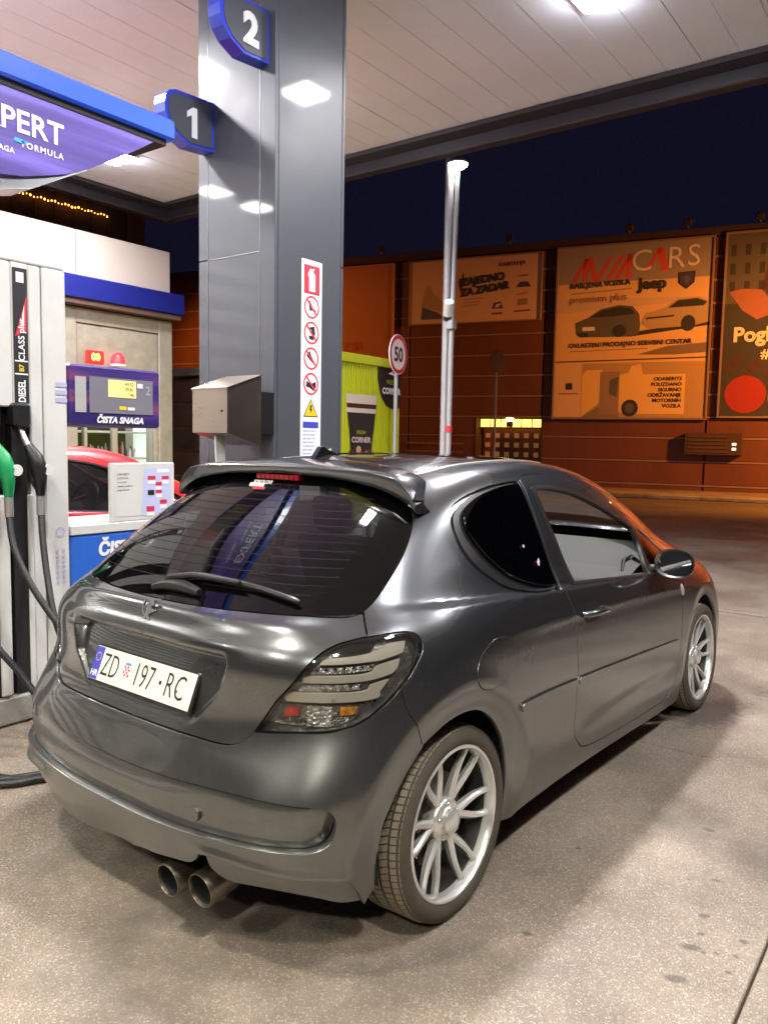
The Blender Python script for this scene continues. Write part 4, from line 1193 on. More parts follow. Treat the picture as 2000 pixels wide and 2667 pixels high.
    for s in (1, -1):
        # inner door trim
        e = empty('door_trim', parent=root)
        cp = [(.76, .80, .92), (.77, 1.2, .900), (.77, 1.6, .88), (.76, 2.02, .85)]
        vs = []; 
        for (x, y, z) in cp:
            vs += [(s * (x + .03), y, z), (s * (x), y, z + .005), (s * (x - .035), y, z - .03), (s * (x - .05), y, z - .20), (s * (x - .03), y, .30)]
        mb = MB(); mb.add(vs, [(i * 5 + j, i * 5 + j + 1, (i + 1) * 5 + j + 1, (i + 1) * 5 + j) for i in range(3) for j in range(4)], True)
        mb.build('door_card', M_doorcard, e)
        mb = MB(); mb.tube([(s * .70, 1.05, .72), (s * .66, 1.15, .735), (s * .655, 1.45, .75), (s * .70, 1.6, .78)], .025, 10); mb.build('armrest', M_interior, e)
        mb = MB(); mb.tube([(s * .745, 1.52, .905), (s * .735, 1.56, .945), (s * .735, 1.66, .955), (s * .745, 1.74, .92)], [.006, .011, .012, .008], 8); mb.build('grab_handle', M_chrome, e)
    # headlining
    # underside silencer
    mb = MB(); mb.bbox(-.10, .50, -.52, -.34, .19, .32, .03); mb.build('silencer', M_disc, root)
    mb = MB(); mb.cyl((-.6, 0, .30), (.6, 0, .30), .035, 12); mb.build('rear_axle', M_dark, root)
    return root

M_gloss_black = mat('gloss_black_plastic', (0.010, 0.010, 0.011), 0.18, coat=.8, rough_var=.05)
M_blackglass_gloss = mat('gloss_black_border', (0.006, 0.006, 0.007), 0.08, coat=1)
main_car = build_main_car()

# ================================================================== GROUND
SPOT_XY = ((1.46, .47, .012, 1.9, .6), (1.48, .37, .010, 1.5, .8), (1.47, .28, .015, 1.9, .5), (1.48, .11, .018, 1.7, .5), (1.59, .41, .011, 1.3, 0), (1.59, .32, .009, 1, 0), (1.54, .30, .008, 1, 0),
          (1.51, .28, .007, 1, 0), (1.59, .23, .009, 1.2, 0), (1.32, 1.07, .014, 1.6, .2), (1.44, .71, .010, 1.5, 0), (1.36, .66, .008, 1.2, 0), (1.06, .04, .014, 1.3, 0), (.72, -.86, .016, 1.6, .4), (.98, .62, .008, 1.2, 0), (1.75, -.2, .012, 1.4, 1), (.95, 2.5, .16, 2.2, 1.4), (1.3, 3.3, .2, 1.8, 1.2))
def concrete_mat(name, c1, c2, grit, spots=False):
    m_ = bpy.data.materials.new(name); m_.use_nodes = True
    nt = m_.node_tree; N = nt.nodes; L = nt.links; b = N['Principled BSDF']
    tc = N.new('ShaderNodeNewGeometry')
    def noise(scale, detail=6, rough=.6):
        n = N.new('ShaderNodeTexNoise'); n.inputs['Scale'].default_value = scale; n.inputs['Detail'].default_value = detail; n.inputs['Roughness'].default_value = rough
        L.new(tc.outputs['Position'], n.inputs['Vector']); return n
    def rng_(src, a, b_, lo=0., hi=1.):
        r = N.new('ShaderNodeMapRange'); r.inputs['From Min'].default_value = a; r.inputs['From Max'].default_value = b_
        r.inputs['To Min'].default_value = lo; r.inputs['To Max'].default_value = hi; L.new(src, r.inputs['Value']); return r.outputs[0]
    def mixc(f, A, B, mode='MIX'):
        x = N.new('ShaderNodeMix'); x.data_type = 'RGBA'; x.blend_type = mode
        if hasattr(f, 'links') or not isinstance(f, (int, float)): L.new(f, x.inputs['Factor'])
        else: x.inputs['Factor'].default_value = f
        for s_, k in ((A, 'A'), (B, 'B')):
            if isinstance(s_, tuple): x.inputs[k].default_value = s_ + (1,)
            else: L.new(s_, x.inputs[k])
        return x.outputs['Result']
    big = rng_(noise(.9, 8, .65).outputs['Fac'], .35, .66)
    col = mixc(big, c2, c1)
    mid = rng_(noise(4.5, 8, .7).outputs['Fac'], .42, .75)
    mm_ = N.new('ShaderNodeMath'); mm_.operation = 'MULTIPLY'; mm_.inputs[1].default_value = .60; L.new(mid, mm_.inputs[0])
    col = mixc(mm_.outputs[0], col, tuple(q * .55 for q in c2))
    # exposed aggregate: pale and dark grains
    v = N.new('ShaderNodeTexVoronoi'); v.inputs['Scale'].default_value = grit; L.new(tc.outputs['Position'], v.inputs['Vector'])
    sc_ = N.new('ShaderNodeSeparateColor'); L.new(v.outputs['Color'], sc_.inputs[0])
    pale = rng_(sc_.outputs[0], .80, .92, 0, .42); dark = rng_(sc_.outputs[1], .80, .9, 0, .42)
    col = mixc(pale, col, (.62, .57, .52)); col = mixc(dark, col, (.10, .085, .07))
    v2 = N.new('ShaderNodeTexVoronoi'); v2.inputs['Scale'].default_value = grit * 2.6; L.new(tc.outputs['Position'], v2.inputs['Vector'])
    s2 = N.new('ShaderNodeSeparateColor'); L.new(v2.outputs['Color'], s2.inputs[0])
    col = mixc(rng_(s2.outputs[0], .6, .9, 0, .30), col, (.55, .5, .45)); col = mixc(rng_(s2.outputs[1], .65, .9, 0, .35), col, (.12, .10, .08))
    # oil bloom
    oil = rng_(noise(.75, 6, .65).outputs['Fac'], .50, .66, 0, .78)
    col = mixc(oil, col, (.085, .075, .06))
    if spots:
        wob = N.new('ShaderNodeTexNoise'); wob.inputs['Scale'].default_value = 22; wob.inputs['Detail'].default_value = 3; L.new(tc.outputs['Position'], wob.inputs['Vector'])
        acc = None
        for (sx_, sy_, sr_, sel_, srot_) in SPOT_XY:
            mp = N.new('ShaderNodeMapping'); mp.vector_type = 'TEXTURE'
            mp.inputs['Location'].default_value = (sx_, sy_, 0); mp.inputs['Rotation'].default_value = (0, 0, srot_); mp.inputs['Scale'].default_value = (sr_ * sel_, sr_, 1)
            L.new(tc.outputs['Position'], mp.inputs['Vector'])
            ln = N.new('ShaderNodeVectorMath'); ln.operation = 'LENGTH'; L.new(mp.outputs[0], ln.inputs[0])
            ad = N.new('ShaderNodeMath'); ad.operation = 'MULTIPLY_ADD'; ad.inputs[1].default_value = 1.5; L.new(wob.outputs['Fac'], ad.inputs[0]); L.new(ln.outputs['Value'], ad.inputs[2])
            f_ = rng_(ad.outputs[0], 1.95, 1.35, 0, .72)
            if acc is None: acc = f_
            else:
                mx_ = N.new('ShaderNodeMath'); mx_.operation = 'MAXIMUM'; L.new(acc, mx_.inputs[0]); L.new(f_, mx_.inputs[1]); acc = mx_.outputs[0]
        col = mixc(acc, col, (.055, .052, .046))
        vs_ = N.new('ShaderNodeTexVoronoi'); vs_.inputs['Scale'].default_value = 2.6; L.new(tc.outputs['Position'], vs_.inputs['Vector'])
        col = mixc(rng_(vs_.outputs['Distance'], .075, .03, 0, .45), col, (.07, .06, .05))
    L.new(col, b.inputs['Base Color'])
    L.new(rng_(big, 0, 1, .36, .62), b.inputs['Roughness'])
    bp = N.new('ShaderNodeBump'); bp.inputs['Strength'].default_value = .35; bp.inputs['Distance'].default_value = .004
    L.new(s2.outputs[2], bp.inputs['Height']); L.new(bp.outputs[0], b.inputs['Normal'])
    return m_

M_slab = concrete_mat('forecourt_concrete', (.325, .258, .200), (.150, .117, .084), 210, True)
M_asph = concrete_mat('road_asphalt', (.085, .07, .06), (.055, .048, .042), 60)
M_apron = concrete_mat('pavement_concrete', (.42, .36, .31), (.30, .25, .21), 90)

mb = MB(); mb.add([(-250, -250, -.035), (250, -250, -.035), (250, 250, -.035), (-250, 250, -.035)], [(0, 1, 2, 3)])
ground = mb.build('ground', M_asph, kind='structure')
fc = props(empty('forecourt'), kind='structure')
XS = [-12.6, -9.05, -5.5, -1.9, 1.65, 5.2, 8.75]
YSL = [-12.7, -9.06, -5.43, -1.8, 1.82, 5.42]
def slab(x0, x1, ya0, yb0, ya1, yb1):
    g_ = .004
    mb = MB()
    vs = []
    for ins, z in ((0, -.034), (0, -.004), (.004, 0)):
        vs += [(x0 + g_ + ins, ya0 + g_ + ins, z), (x1 - g_ - ins, yb0 + g_ + ins, z), (x1 - g_ - ins, yb1 - g_ - ins, z), (x0 + g_ + ins, ya1 - g_ - ins, z)]
    fs = [(8, 9, 10, 11)] + [(k * 4 + i, k * 4 + (i + 1) % 4, k * 4 + 4 + (i + 1) % 4, k * 4 + 4 + i) for k in range(2) for i in range(4)]
    mb.add(vs, fs)
    mb.build('slab', M_slab, fc)
EDGE = lambda x: 11.68 + .25 * x
for i in range(len(XS) - 1):
    for j in range(len(YSL) - 1):
        slab(XS[i], XS[i + 1], YSL[j], YSL[j], YSL[j + 1], YSL[j + 1])
    e0, e1 = EDGE(XS[i]), EDGE(XS[i + 1])
    y0 = 5.49
    m0 = (y0 + e0) / 2; m1 = (y0 + e1) / 2
    slab(XS[i], XS[i + 1], y0, y0, e0, e1)
mb = MB(); mb.box(-12.6, 8.75, 5.425, 5.485, -.034, -.020); mb.build('drain_channel', M_dark, kind='structure')

# ================================================================== CANOPY
M_ceil = mat('canopy_sheet', (.80, .81, .88), .42, var=.10, var_scale=1.2, rough_var=.06)
M_fascia = mat('canopy_fascia_dark', (.030, .025, .032), .45, var=.2, var_scale=2)
canopy = thing('station_canopy', 'large flat station canopy with pale ribbed ceiling sheets and square lamps', 'canopy')
CX0, CX1, CY0, CY1 = -7.65, 6.6, -13.0, 5.55
x = CX0 + .10; k = 0
pw = .30
while x < CX1 - .2:
    x1 = min(x + pw, CX1 - .1)
    z = CANOPY_H + (.0015 if k % 2 else 0) + float(rng.uniform(-.0012, .0012))
    mb = MB()
    mb.add([(x + .0015, CY0 + .1, z + .035), (x + .0015, CY0 + .1, z + .0035), (x + .004, CY0 + .1, z), (x1 - .004, CY0 + .1, z), (x1 - .0015, CY0 + .1, z + .0035), (x1 - .0015, CY0 + .1, z + .035),
            (x + .0015, CY1 - .1, z + .035), (x + .0015, CY1 - .1, z + .0035), (x + .004, CY1 - .1, z), (x1 - .004, CY1 - .1, z), (x1 - .0015, CY1 - .1, z + .0035), (x1 - .0015, CY1 - .1, z + .035)],
           [(i, i + 1, i + 7, i + 6) for i in range(5)])
    mb.build('ceiling_sheet', M_ceil, canopy)
    x += pw; k += 1
mb = MB(); mb.box(CX0, CX1, CY0, CY1, CANOPY_H + .04, CANOPY_H + .30); mb.build('canopy_roof', M_ceil, canopy)
for args in ((CX0 - .05, CX0 + .10, CY0, CY1), (CX1 - .1, CX1 + .05, CY0, CY1), (CX0 + .10, CX1 - .1, CY1 - .10, CY1 + .05), (CX0 + .10, CX1 - .1, CY0 - .05, CY0 + .1)):
    mb = MB(); mb.bbox(*args, CANOPY_H - .17, CANOPY_H + .75, .012); mb.build('edge_beam', M_fascia, canopy)
mb = MB(); mb.box(CX0 + .10, CX1 - .1, CY1 - .30, CY1 - .10, CANOPY_H - .05, CANOPY_H - .004); mb.build('gutter_strip', M_fascia, canopy)
mb = MB(); mb.box(CX0 + .10, CX0 + .3, CY0, CY1 - .30, CANOPY_H - .05, CANOPY_H - .004); mb.build('gutter_strip', M_fascia, canopy)

M_lampemit = mat('led_panel', (.9, .9, .9), .5, emit=(.90, .91, 1.0), estr=95)
lamp0 = None
for (x, y, watt) in LAMPS:
    if lamp0 is None:
        lamp0 = thing('canopy_lamp', 'square flush LED lamp', 'lamp', (x, y, CANOPY_H), 0, 'square lamps set into the canopy ceiling')
        mb = MB()
        mb.box(-.21, .21, -.21, -.16, -.03, -.001); mb.box(-.21, .21, .16, .21, -.03, -.001); mb.box(-.21, -.16, -.16, .16, -.03, -.001); mb.box(.16, .21, -.16, .16, -.03, -.001)
        mb.build('lamp_frame', M_white, lamp0)
        mb = MB(); mb.bbox(-.158, .158, -.158, .158, -.066, -.002, .006); mb.build('lamp_panel', M_lampemit, lamp0)
        o = lamp0
    else:
        o = copy_tree(lamp0); o.location = (x, y, CANOPY_H)
    if (x, y) == (-.36, 3.70): o['label'] = 'square flush LED lamp glaring at the top edge of the photo'
    else: o['label'] = 'square flush LED lamp of the canopy ceiling, glowing white'
    lamp_light('lamp_glow', (x, y, CANOPY_H - .075), .30, watt, (1.0, .965, .95) if y > 0 else (1.0, .94, .74))

# ================================================================== COLUMN
M_col = mat('column_cladding', (.058, .064, .078), .50, metal=.0, coat=.22, coat_rough=.05, rough_var=.05, var=.06, var_scale=1.5)
M_seam = mat('seam_light', (.35, .36, .38), .3, metal=.6)
col = thing('canopy_column', 'tall dark grey clad canopy column behind the car', 'column', (-2.18, 2.2, 0))
cx0, cx1, cy0, cy1 = -2.57 + 2.18, -1.80 + 2.18, 1.84 - 2.2, 2.56 - 2.2
mb = MB(); mb.box(cx0 + .02, cx1 - .02, cy0 + .02, cy1 - .02, .15, CANOPY_H + .035); mb.build('column_core', M_dark, col)
seamz = [.15, .76, 2.76, 4.76]
def cladface(x0, x1, y0, y1, z0, z1):
    mb = MB(); mb.bbox(x0, x1, y0, y1, z0, z1, .004); mb.build('cladding_panel', M_col, col)
for z0, z1 in ((.16, 2.758), (2.764, CANOPY_H - .003)):
    cladface(cx0, cx0 + .10, cy0, cy0 + .03, z0, z1)
    cladface(cx0 + .104, cx1 - .146, cy0, cy0 + .03, z0, z1)
    cladface(cx0, cx1, cy1 - .03, cy1, z0, z1)
    cladface(cx0, cx0 + .03, cy0 + .034, cy1 - .034, z0, z1)
cladface(cx1 - .142, cx1, cy0, cy0 + .03, .16, CANOPY_H - .003)
cladface(cx1 - .03, cx1, cy0 + .034, cy1 - .034, .16, CANOPY_H - .003)
for (a, b_) in ((cx1 - .1455, cx1 - .1425), (cx0 + .1008, cx0 + .1032)):
    mb = MB(); mb.box(a, b_, cy0 - .002, cy0 + .01, .16, CANOPY_H - .003); mb.build('joint_strip', M_seam, col)
mb = MB(); mb.box(cx0 + .104, cx1 - .146, cy0 - .002, cy0 + .01, 2.7585, 2.7635); mb.build('joint_strip', M_seam, col)

# fire and safety sign strip on the right-hand face
def safety_strip():
    t = thing('safety_sign_strip', 'tall white sticker strip of red prohibition symbols on the column', 'sign', (-1.797, 2.10, 1.05))
    W, H = .215, 1.70
    F = frame((0, 0, 0), (0, 1, 0), (0, 0, 1))
    mb = MB(); mb.prism(rect(0, 0, W, H), 0, .002, 'z', F); mb.build('backing', M_whiteprint, t)
    F1 = F @ Matrix.Translation((0, 0, .0026)); F2 = F @ Matrix.Translation((0, 0, .0032)); F3 = F @ Matrix.Translation((0, 0, .0038))
    c = W / 2
    flat(rect(.025, H - .235, W - .025, H - .035), F1, M_redprint, 'red_square', t)
    flat([(c - .03, H - .215), (c + .035, H - .215), (c + .035, H - .10), (c + .012, H - .075), (c + .03, H - .055), (c - .02, H - .06), (c - .045, H - .10), (c - .035, H - .12), (c - .03, H - .10)], F2, M_whiteprint, 'extinguisher_symbol', t)
    icons = [
        [[(-.035, .04), (-.02, .045), (.01, .0), (.045, -.02), (.04, -.035), (.005, -.02), (-.02, -.03)]],
        [[(-.03, .035), (.03, .05), (.04, .0), (.02, -.05), (-.02, -.045), (-.03, -.02), (.005, -.02), (.0, .02)]],
        [[(-.05, .02), (-.015, .055), (.0, .02), (.04, -.03), (.045, -.05), (.0, -.02), (-.03, .0)]],
        [[(-.055, -.02), (-.045, .02), (.0, .0), (.05, .02), (.055, -.015), (.03, -.05), (-.01, -.03)]]]
    for k in range(4):
        cy = H - .325 - k * .180
        mb = MB(); ringmesh(mb, c, cy, .066, .080, F1); mb.build('red_ring', M_redprint, t)
        flat([(c + a, cy + b_) for a, b_ in icons[k][0]], F1, M_blackprint, 'pictogram', t)
        d = .055
        flat([(c - d - .005, cy + d - .005), (c - d + .005, cy + d + .005), (c + d + .005, cy - d + .005), (c + d - .005, cy - d - .005)], F2, M_redprint, 'slash_bar', t)
    y = H - .325 - 4 * .18
    flat([(c - .078, y - .055), (c + .078, y - .055), (c, y + .075)], F1, M_blackprint, 'warning_border', t)
    flat([(c - .066, y - .048), (c + .066, y - .048), (c, y + .062)], F2, M_yellowprint, 'warning_triangle', t)
    flat([(c - .006, y + .03), (c + .016, y + .03), (c + .004, y + .002), (c + .016, y + .002), (c - .010, y - .036), (c - .002, y - .008), (c - .014, y - .008)], F3, M_blackprint, 'lightning_symbol', t)
    y0 = y - .09
    flat(rect(.025, y0 - .045, W - .025, y0), F1, M_blueprint, 'blue_header', t)
    for r_ in range(9):
        yy = y0 - .065 - r_ * .027
        wd = .155 + .01 * math.sin(r_ * 2.3)
        text(['opasnost od pozara', 'zabranjeno pusenje', 'ugasiti motor vozila', 'iskljuciti mobitel', 'ne ostavljati vozilo', 'tijekom tocenja', 'drzite razmak', 'hvala na paznji', 'tel 112  193'][r_], .021, F1 @ Matrix.Translation((.025, yy, 0)), M_blueprint, 'small_print', t, sx=.80)
    flat(rect(.025, y0 - .33, W - .025, y0 - .305), F1, M_blueprint, 'blue_footer', t)
    flat(rect(.025, y0 - .45, W - .025, y0 - .355), F1, M_blueprint, 'blue_square', t)
    flat([(c - .05, y0 - .43), (c + .05, y0 - .43), (c + .03, y0 - .385), (c + .01, y0 - .41), (c, y0 - .37), (c - .03, y0 - .40)], F2, M_whiteprint, 'hand_symbol', t)
safety_strip()

# pump number flags
M_blueflag = mat('flag_blue', (.02, .05, .55), .35, coat=.4)
M_flagface = mat('flag_face', (.065, .07, .085), .4)
def number_flag(num, x, z0, y1, W, label):
    t = thing('pump_number_sign', label, 'sign', (x, y1, z0), 0, 'pump number flags on the column')
    # outline in (y outwards to the viewer = negative, z); flat against the column at y = 0
    H = .46
    H = .36
    pl = [(0, .03), (0, .365), (-.33, .345), (-.385, .325), (-.415, .29), (-.425, .24), (-.42, .18), (-.395, .12), (-.34, .065), (-.22, .012)]
    pl = [(a, b_) for a, b_ in pl]
    mb = MB(); mb.prism(pl, -.055, .055, 'x'); mb.build('flag_body', M_blueflag, t)
    cen = (-W * .45, H * .5)
    ins = [(cen[0] + (a - cen[0]) * .88, cen[1] + (b_ - cen[1]) * .88) for a, b_ in pl]
    for s in (1, -1):
        mb = MB(); mb.prism(ins, s * .056, s * .060, 'x'); mb.build('flag_face', M_flagface, t)
        F = frame((s * .064, -W * .45, H * .47), (0, s, 0), (0, 0, 1))
        if num == '1':
            mb = MB(); mb.prism([(-.012, -.10), (.034, -.10), (.034, .10), (-.002, .10), (-.052, .062), (-.052, .022), (-.012, .046)], 0, .004, 'z', F); mb.build('numeral', M_whiteprint, t)
        else: text(num, H * .72, F, M_whiteprint, 'numeral', t, align='CENTER', weight=.012, ext=.003)
number_flag('1', -2.46, 3.47, 1.84, .43, 'lower dark flag with blue rim and white number 1')
number_flag('2', -1.92, 3.93, 1.84, .375, 'upper dark flag with blue rim and white number 2')

# paper towel dispenser on the near face
t = thing('paper_towel_dispenser', 'brushed steel paper towel box with sloping lid on the column', 'dispenser', (-1.78, 1.40, 1.5))
M_steelb = M_steel
bx0, bx1, by0, by1 = -.335, 0.0, 0.0, .30
mb = MB()
mb.add([(bx0, by0, .02), (bx1, by0, .02), (bx1, by1, -.06), (bx0, by1, -.06), (bx0, by0, .30), (bx1, by0, .30), (bx1, by1, .40), (bx0, by1, .40)],
       [(0, 3, 2, 1), (4, 5, 6, 7), (0, 1, 5, 4), (1, 2, 6, 5), (2, 3, 7, 6), (3, 0, 4, 7)])
mb.build('box_body', M_steelb, t)
mb = MB(); mb.add([(bx0 - .008, by0 - .008, .300), (bx1 + .008, by0 - .008, .300), (bx1 + .008, by1, .404), (bx0 - .008, by1, .404), (bx0 - .008, by0 - .008, .308), (bx1 + .008, by0 - .008, .308), (bx1 + .008, by1, .412), (bx0 - .008, by1, .412)], [(0, 3, 2, 1), (4, 5, 6, 7), (0, 1, 5, 4), (1, 2, 6, 5), (2, 3, 7, 6), (3, 0, 4, 7)]); mb.build('lid', M_steelb, t)
mb = MB(); mb.cyl((-.05, -.004, .16), (-.05, .004, .16), .008, 12); mb.build('lock', M_dark, t)
mb = MB(); mb.prism([(.04, .0), (.12, .0), (.13, -.30), (.20, -.42), (.14, -.44), (.06, -.32)], -.17, -.155, 'x'); mb.build('hanging_paper', M_white, t)
mb = MB(); mb.box(-.30, -.02, .30, .44, .02, .30); mb.build('wall_bracket', M_black, t)
t2 = thing('squeegee_bucket', 'grey window washing bucket below the towel box', 'bucket', (-1.62, 1.66, .15))
mb = MB(); mb.lathe([(.0, 0), (.12, 0), (.15, .30), (.158, .30), (.158, .32), (.14, .32), (.12, .02)], 'z', n=24); mb.build('bucket_body', M_black, t2)
t3 = thing('yellow_rag', 'pale yellow cloth rag hanging beside the column behind the roof', 'cloth', (-1.66, 2.25, 1.30))
mb = MB()
vs = []; nx_, ny_ = 9, 6
for i in range(nx_):
    for j in range(ny_):
        a, b_ = i / 8, j / 5
        vs.append((.03 + .05 * math.sin(a * 7 + b_ * 2), (a - .5) * .24, .12 * math.cos((a - .35) * 2.6) - .05 * b_ + .02 * math.sin(a * 9 + b_ * 5)))
mb.add(vs, [(i * ny_ + j, i * ny_ + j + 1, (i + 1) * ny_ + j + 1, (i + 1) * ny_ + j) for i in range(nx_ - 1) for j in range(ny_ - 1)], True)
mb.build('folded_cloth', mat('pale_yellow_cloth', (.72, .74, .32), .8), t3)
mb = MB(); mb.cyl((.0, 0, -1.15), (.0, 0, .05), .015, 10); mb.build('broom_stick', M_black, t3)

# pump island
isl = thing('pump_island', 'raised kerbed concrete island under the pumps', 'island', (-2.2, 0, 0))
M_kerb = mat('kerb_concrete', (.33, .32, .30), .7, var=.3, var_scale=6, bump=.2, bump_scale=60)
mb = MB(); mb.bbox(-.34, .34, -3.6, 3.4, 0, .145, .02); mb.build('island_fill', M_kerb, isl)
for s in (1, -1):
    for k in range(7):
        y0 = -3.6 + k * 1.0
        mb = MB(); mb.bbox(s * .345 - .065 if s > 0 else -.41, .41 if s > 0 else -.28, y0 + .004, y0 + .996, 0.002, .155, .015); mb.build('kerb_stone', M_kerb, isl)

# ================================================================== FUEL PUMP
M_pumpwhite = mat('pump_white', (.66, .66, .64), .38, coat=.3, var=.12, var_scale=2.5, rough_var=.08)
M_pumpgrey = mat('pump_grey', (.42, .42, .41), .4, var=.1, var_scale=4)
M_purple = bpy.data.materials.new('purple_streak_print'); M_purple.use_nodes = True
def streak(m_, ca, cb, cc, direction=(1.0, .6, .9)):
    nt = m_.node_tree; N = nt.nodes; L = nt.links; b = N['Principled BSDF']
    tc = N.new('ShaderNodeTexCoord'); mp = N.new('ShaderNodeMapping')
    mp.inputs['Rotation'].default_value = (math.radians(38), 0, 0); mp.inputs['Scale'].default_value = (1, .35, 5.0)
    L.new(tc.outputs['Object'], mp.inputs['Vector'])
    nz = N.new('ShaderNodeTexNoise'); nz.inputs['Scale'].default_value = 2.2; nz.inputs['Detail'].default_value = 5; L.new(mp.outputs[0], nz.inputs['Vector'])
    cr = N.new('ShaderNodeValToRGB'); cr.color_ramp.elements[0].position = .32; cr.color_ramp.elements[0].color = ca + (1,)
    cr.color_ramp.elements[1].position = .74; cr.color_ramp.elements[1].color = cc + (1,)
    e = cr.color_ramp.elements.new(.52); e.color = cb + (1,)
    L.new(nz.outputs['Fac'], cr.inputs[0]); L.new(cr.outputs[0], b.inputs['Base Color']); b.inputs['Roughness'].default_value = .4
streak(M_purple, (.055, .035, .22), (.09, .06, .30), (.19, .14, .60))
M_navy = bpy.data.materials.new('navy_streak_print'); M_navy.use_nodes = True
streak(M_navy, (.02, .01, .10), (.045, .025, .17), (.30, .06, .14))
M_screen = mat('lcd_yellow', (.75, .62, .22), .3, emit=(.95, .78, .25), estr=.35)
M_hose = mat('fuel_hose', (.016, .016, .017), .45, bump=.2, bump_scale=300)
M_ferrule = mat('hose_ferrule', (.55, .55, .56), .3, metal=.8)

pump = thing('fuel_dispenser', 'white and purple fuel dispenser with hose tower, DIESEL strip and display head', 'fuel pump', (-1.8, 0, .15))
z_ = -.15
def pb(name, m_, x0, x1, y0, y1, z0, z1, b=.006, par=None):
    mb = MB(); mb.bbox(x0, x1, y0, y1, z0 + z_, z1 + z_, b); return mb.build(name, m_, par or pump)
# hose tower: white posts with recessed black slots
TZ = 2.33
pb('tower_core', M_dark, -.62, -.06, -.75, .288, .16, TZ - .02)
posts = [(-.78, -.60), (-.46, -.405), (-.31, -.165), (-.075, .02), (.098, .165), (.171, .30)]
for (a, b_) in [(-.80, -.70), (-.52, -.40)]:
    pb('white_panel', M_pumpwhite, -.08, .0, a, b_, .16, TZ)
pb('white_panel', M_pumpwhite, -.08, .0, -.275, .012, 1.62, TZ)
pb('white_panel', M_pumpwhite, -.08, .0, .100, .168, .16, TZ)
pb('white_panel', M_pumpwhite, -.08, .006, .172, .30, .16, TZ)
pb('white_panel', M_pumpwhite, -.08, .0, .012, .100, 1.62, TZ, .003)
pb('slot_divider', M_pumpwhite, -.085, .012, -.085, -.025, .16, 1.18)
pb('slot_divider', M_pumpwhite, -.085, .012, .070, .098, .16, 1.18)
pb('slot_divider', M_pumpwhite, -.085, .012, -.215, -.165, .16, 1.18)
pb('tower_top', M_pumpgrey, -.64, .0, -.80, .30, TZ, TZ + .02)
# vertical strip with grade names
F = frame((.0015, .056, 0), (0, 1, 0), (0, 0, 1))
fm = F @ Matrix.Translation((0, -.15, 0))
def stk(poly, m_, name, h=.0022, par=pump): return flat(poly, fm @ Matrix.Translation((0, 0, h)), m_, name, par)
stk(rect(-.038, 1.64, .038, 2.305), M_blackprint, 'grade_strip', .002)
stk(rect(-.020, 2.235, .020, 2.285), M_whiteprint, 'grade_mark', .003)
stk([(-.010, 1.98), (.03, 2.0), (.034, 2.18), (.012, 2.10), (-.03, 1.97)], M_redprint, 'flame_shape', .003)
stk([(.004, 2.02), (.018, 2.04), (.020, 2.13), (.010, 2.08)], M_whiteprint, 'flame_core', .0036)
for (zz, s_, sz) in ((2.0, '2XTO', .05), (1.93, 'EXPERT', .0)):
    pass
rot90 = Matrix.Rotation(PI / 2, 4, 'Z')
text('CLASS plus', .045, fm @ Matrix.Translation((.004, 1.955, .0032)) @ rot90, M_whiteprint, 'lettering', pump, align='CENTER', weight=.0008)
stk(rect(-.034, 1.846, .034, 1.853), M_whiteprint, 'grade_mark', .003)
text('B7', .034, fm @ Matrix.Translation((.002, 1.815, .0032)) @ rot90, M_yellowprint, 'lettering', pump, align='CENTER', weight=.001)
stk(rect(-.034, 1.782, .034, 1.789), M_whiteprint, 'grade_mark', .003)
text('DIESEL', .052, fm @ Matrix.Translation((.002, 1.70, .0032)) @ rot90, M_whiteprint, 'lettering', pump, align='CENTER', weight=.0016, sx=.72)
# stickers on the right-hand post
FR = frame((.0072, .172, -.15), (0, 1, 0), (0, 0, 1))
M_lilac = mat('lilac_print', (.42, .42, .66), .5)
for k in range(3): flat(rect(.062, 1.655 + k * .04, .126, 1.678 + k * .04), FR @ Matrix.Translation((0, 0, .002)), M_lilac, 'service_sticker', pump)
mb = MB(); ringmesh(mb, .075, .975, .020, .026, FR @ Matrix.Translation((0, 0, .002))); mb.build('service_sticker', M_lilac, pump)
for k in range(7):
    for s in (0, 1): flat(rect(.050 + s * .036, .70 + k * .028, .064 + s * .036, .716 + k * .028), FR @ Matrix.Translation((0, 0, .002)), M_lilac, 'service_sticker', pump)
# nozzle boots
for (y, dz) in ((-.12, 0), (.035, 0)):
    pb('nozzle_hood', M_black, -.05, .05, y - .045, y + .045, 1.52, 1.64, .012)
    pb('nozzle_slot', M_dark, -.055, .003, y - .038, y + .040, .16, 1.60, .002)
# the display head, open underneath
pb('display_head', M_navy, -.45, .0, .308, .90, 1.535, 1.865, .012)
FD = frame((.002, .308, -.15), (0, 1, 0), (0, 0, 1))
def dd(poly, m_, name, h): return flat(poly, FD @ Matrix.Translation((0, 0, h)), m_, name, pump, .0015)
dd(rect(.04, 1.61, .105, 1.80), M_pumpgrey, 'card_plate', .001)
dd(rect(.125, 1.61, .535, 1.805), mat('display_glass', (.20, .20, .24), .12, coat=1), 'display_glass', .001)
dd(rect(.24, 1.70, .42, 1.795), M_screen, 'price_screen', .003)
dd(rect(.31, 1.632, .355, 1.652), M_yellowprint, 'price_tag', .003)
dd(rect(.365, 1.632, .41, 1.648), M_whiteprint, 'price_tag', .003)
for k, s_ in enumerate(('43.52', '29.81', '1.46')):
    text(s_, .026, FD @ Matrix.Translation((.405, 1.775 - k * .029, .0052)), M_blackprint, 'digits', pump, align='RIGHT', weight=.0004)
dd(rect(.43, 1.76, .465, 1.785), M_whiteprint, 'display_mark', .003)
text('2', .07, FD @ Matrix.Translation((.50, 1.745, .0052)), M_pumpgrey, 'display_numeral', pump, align='CENTER')
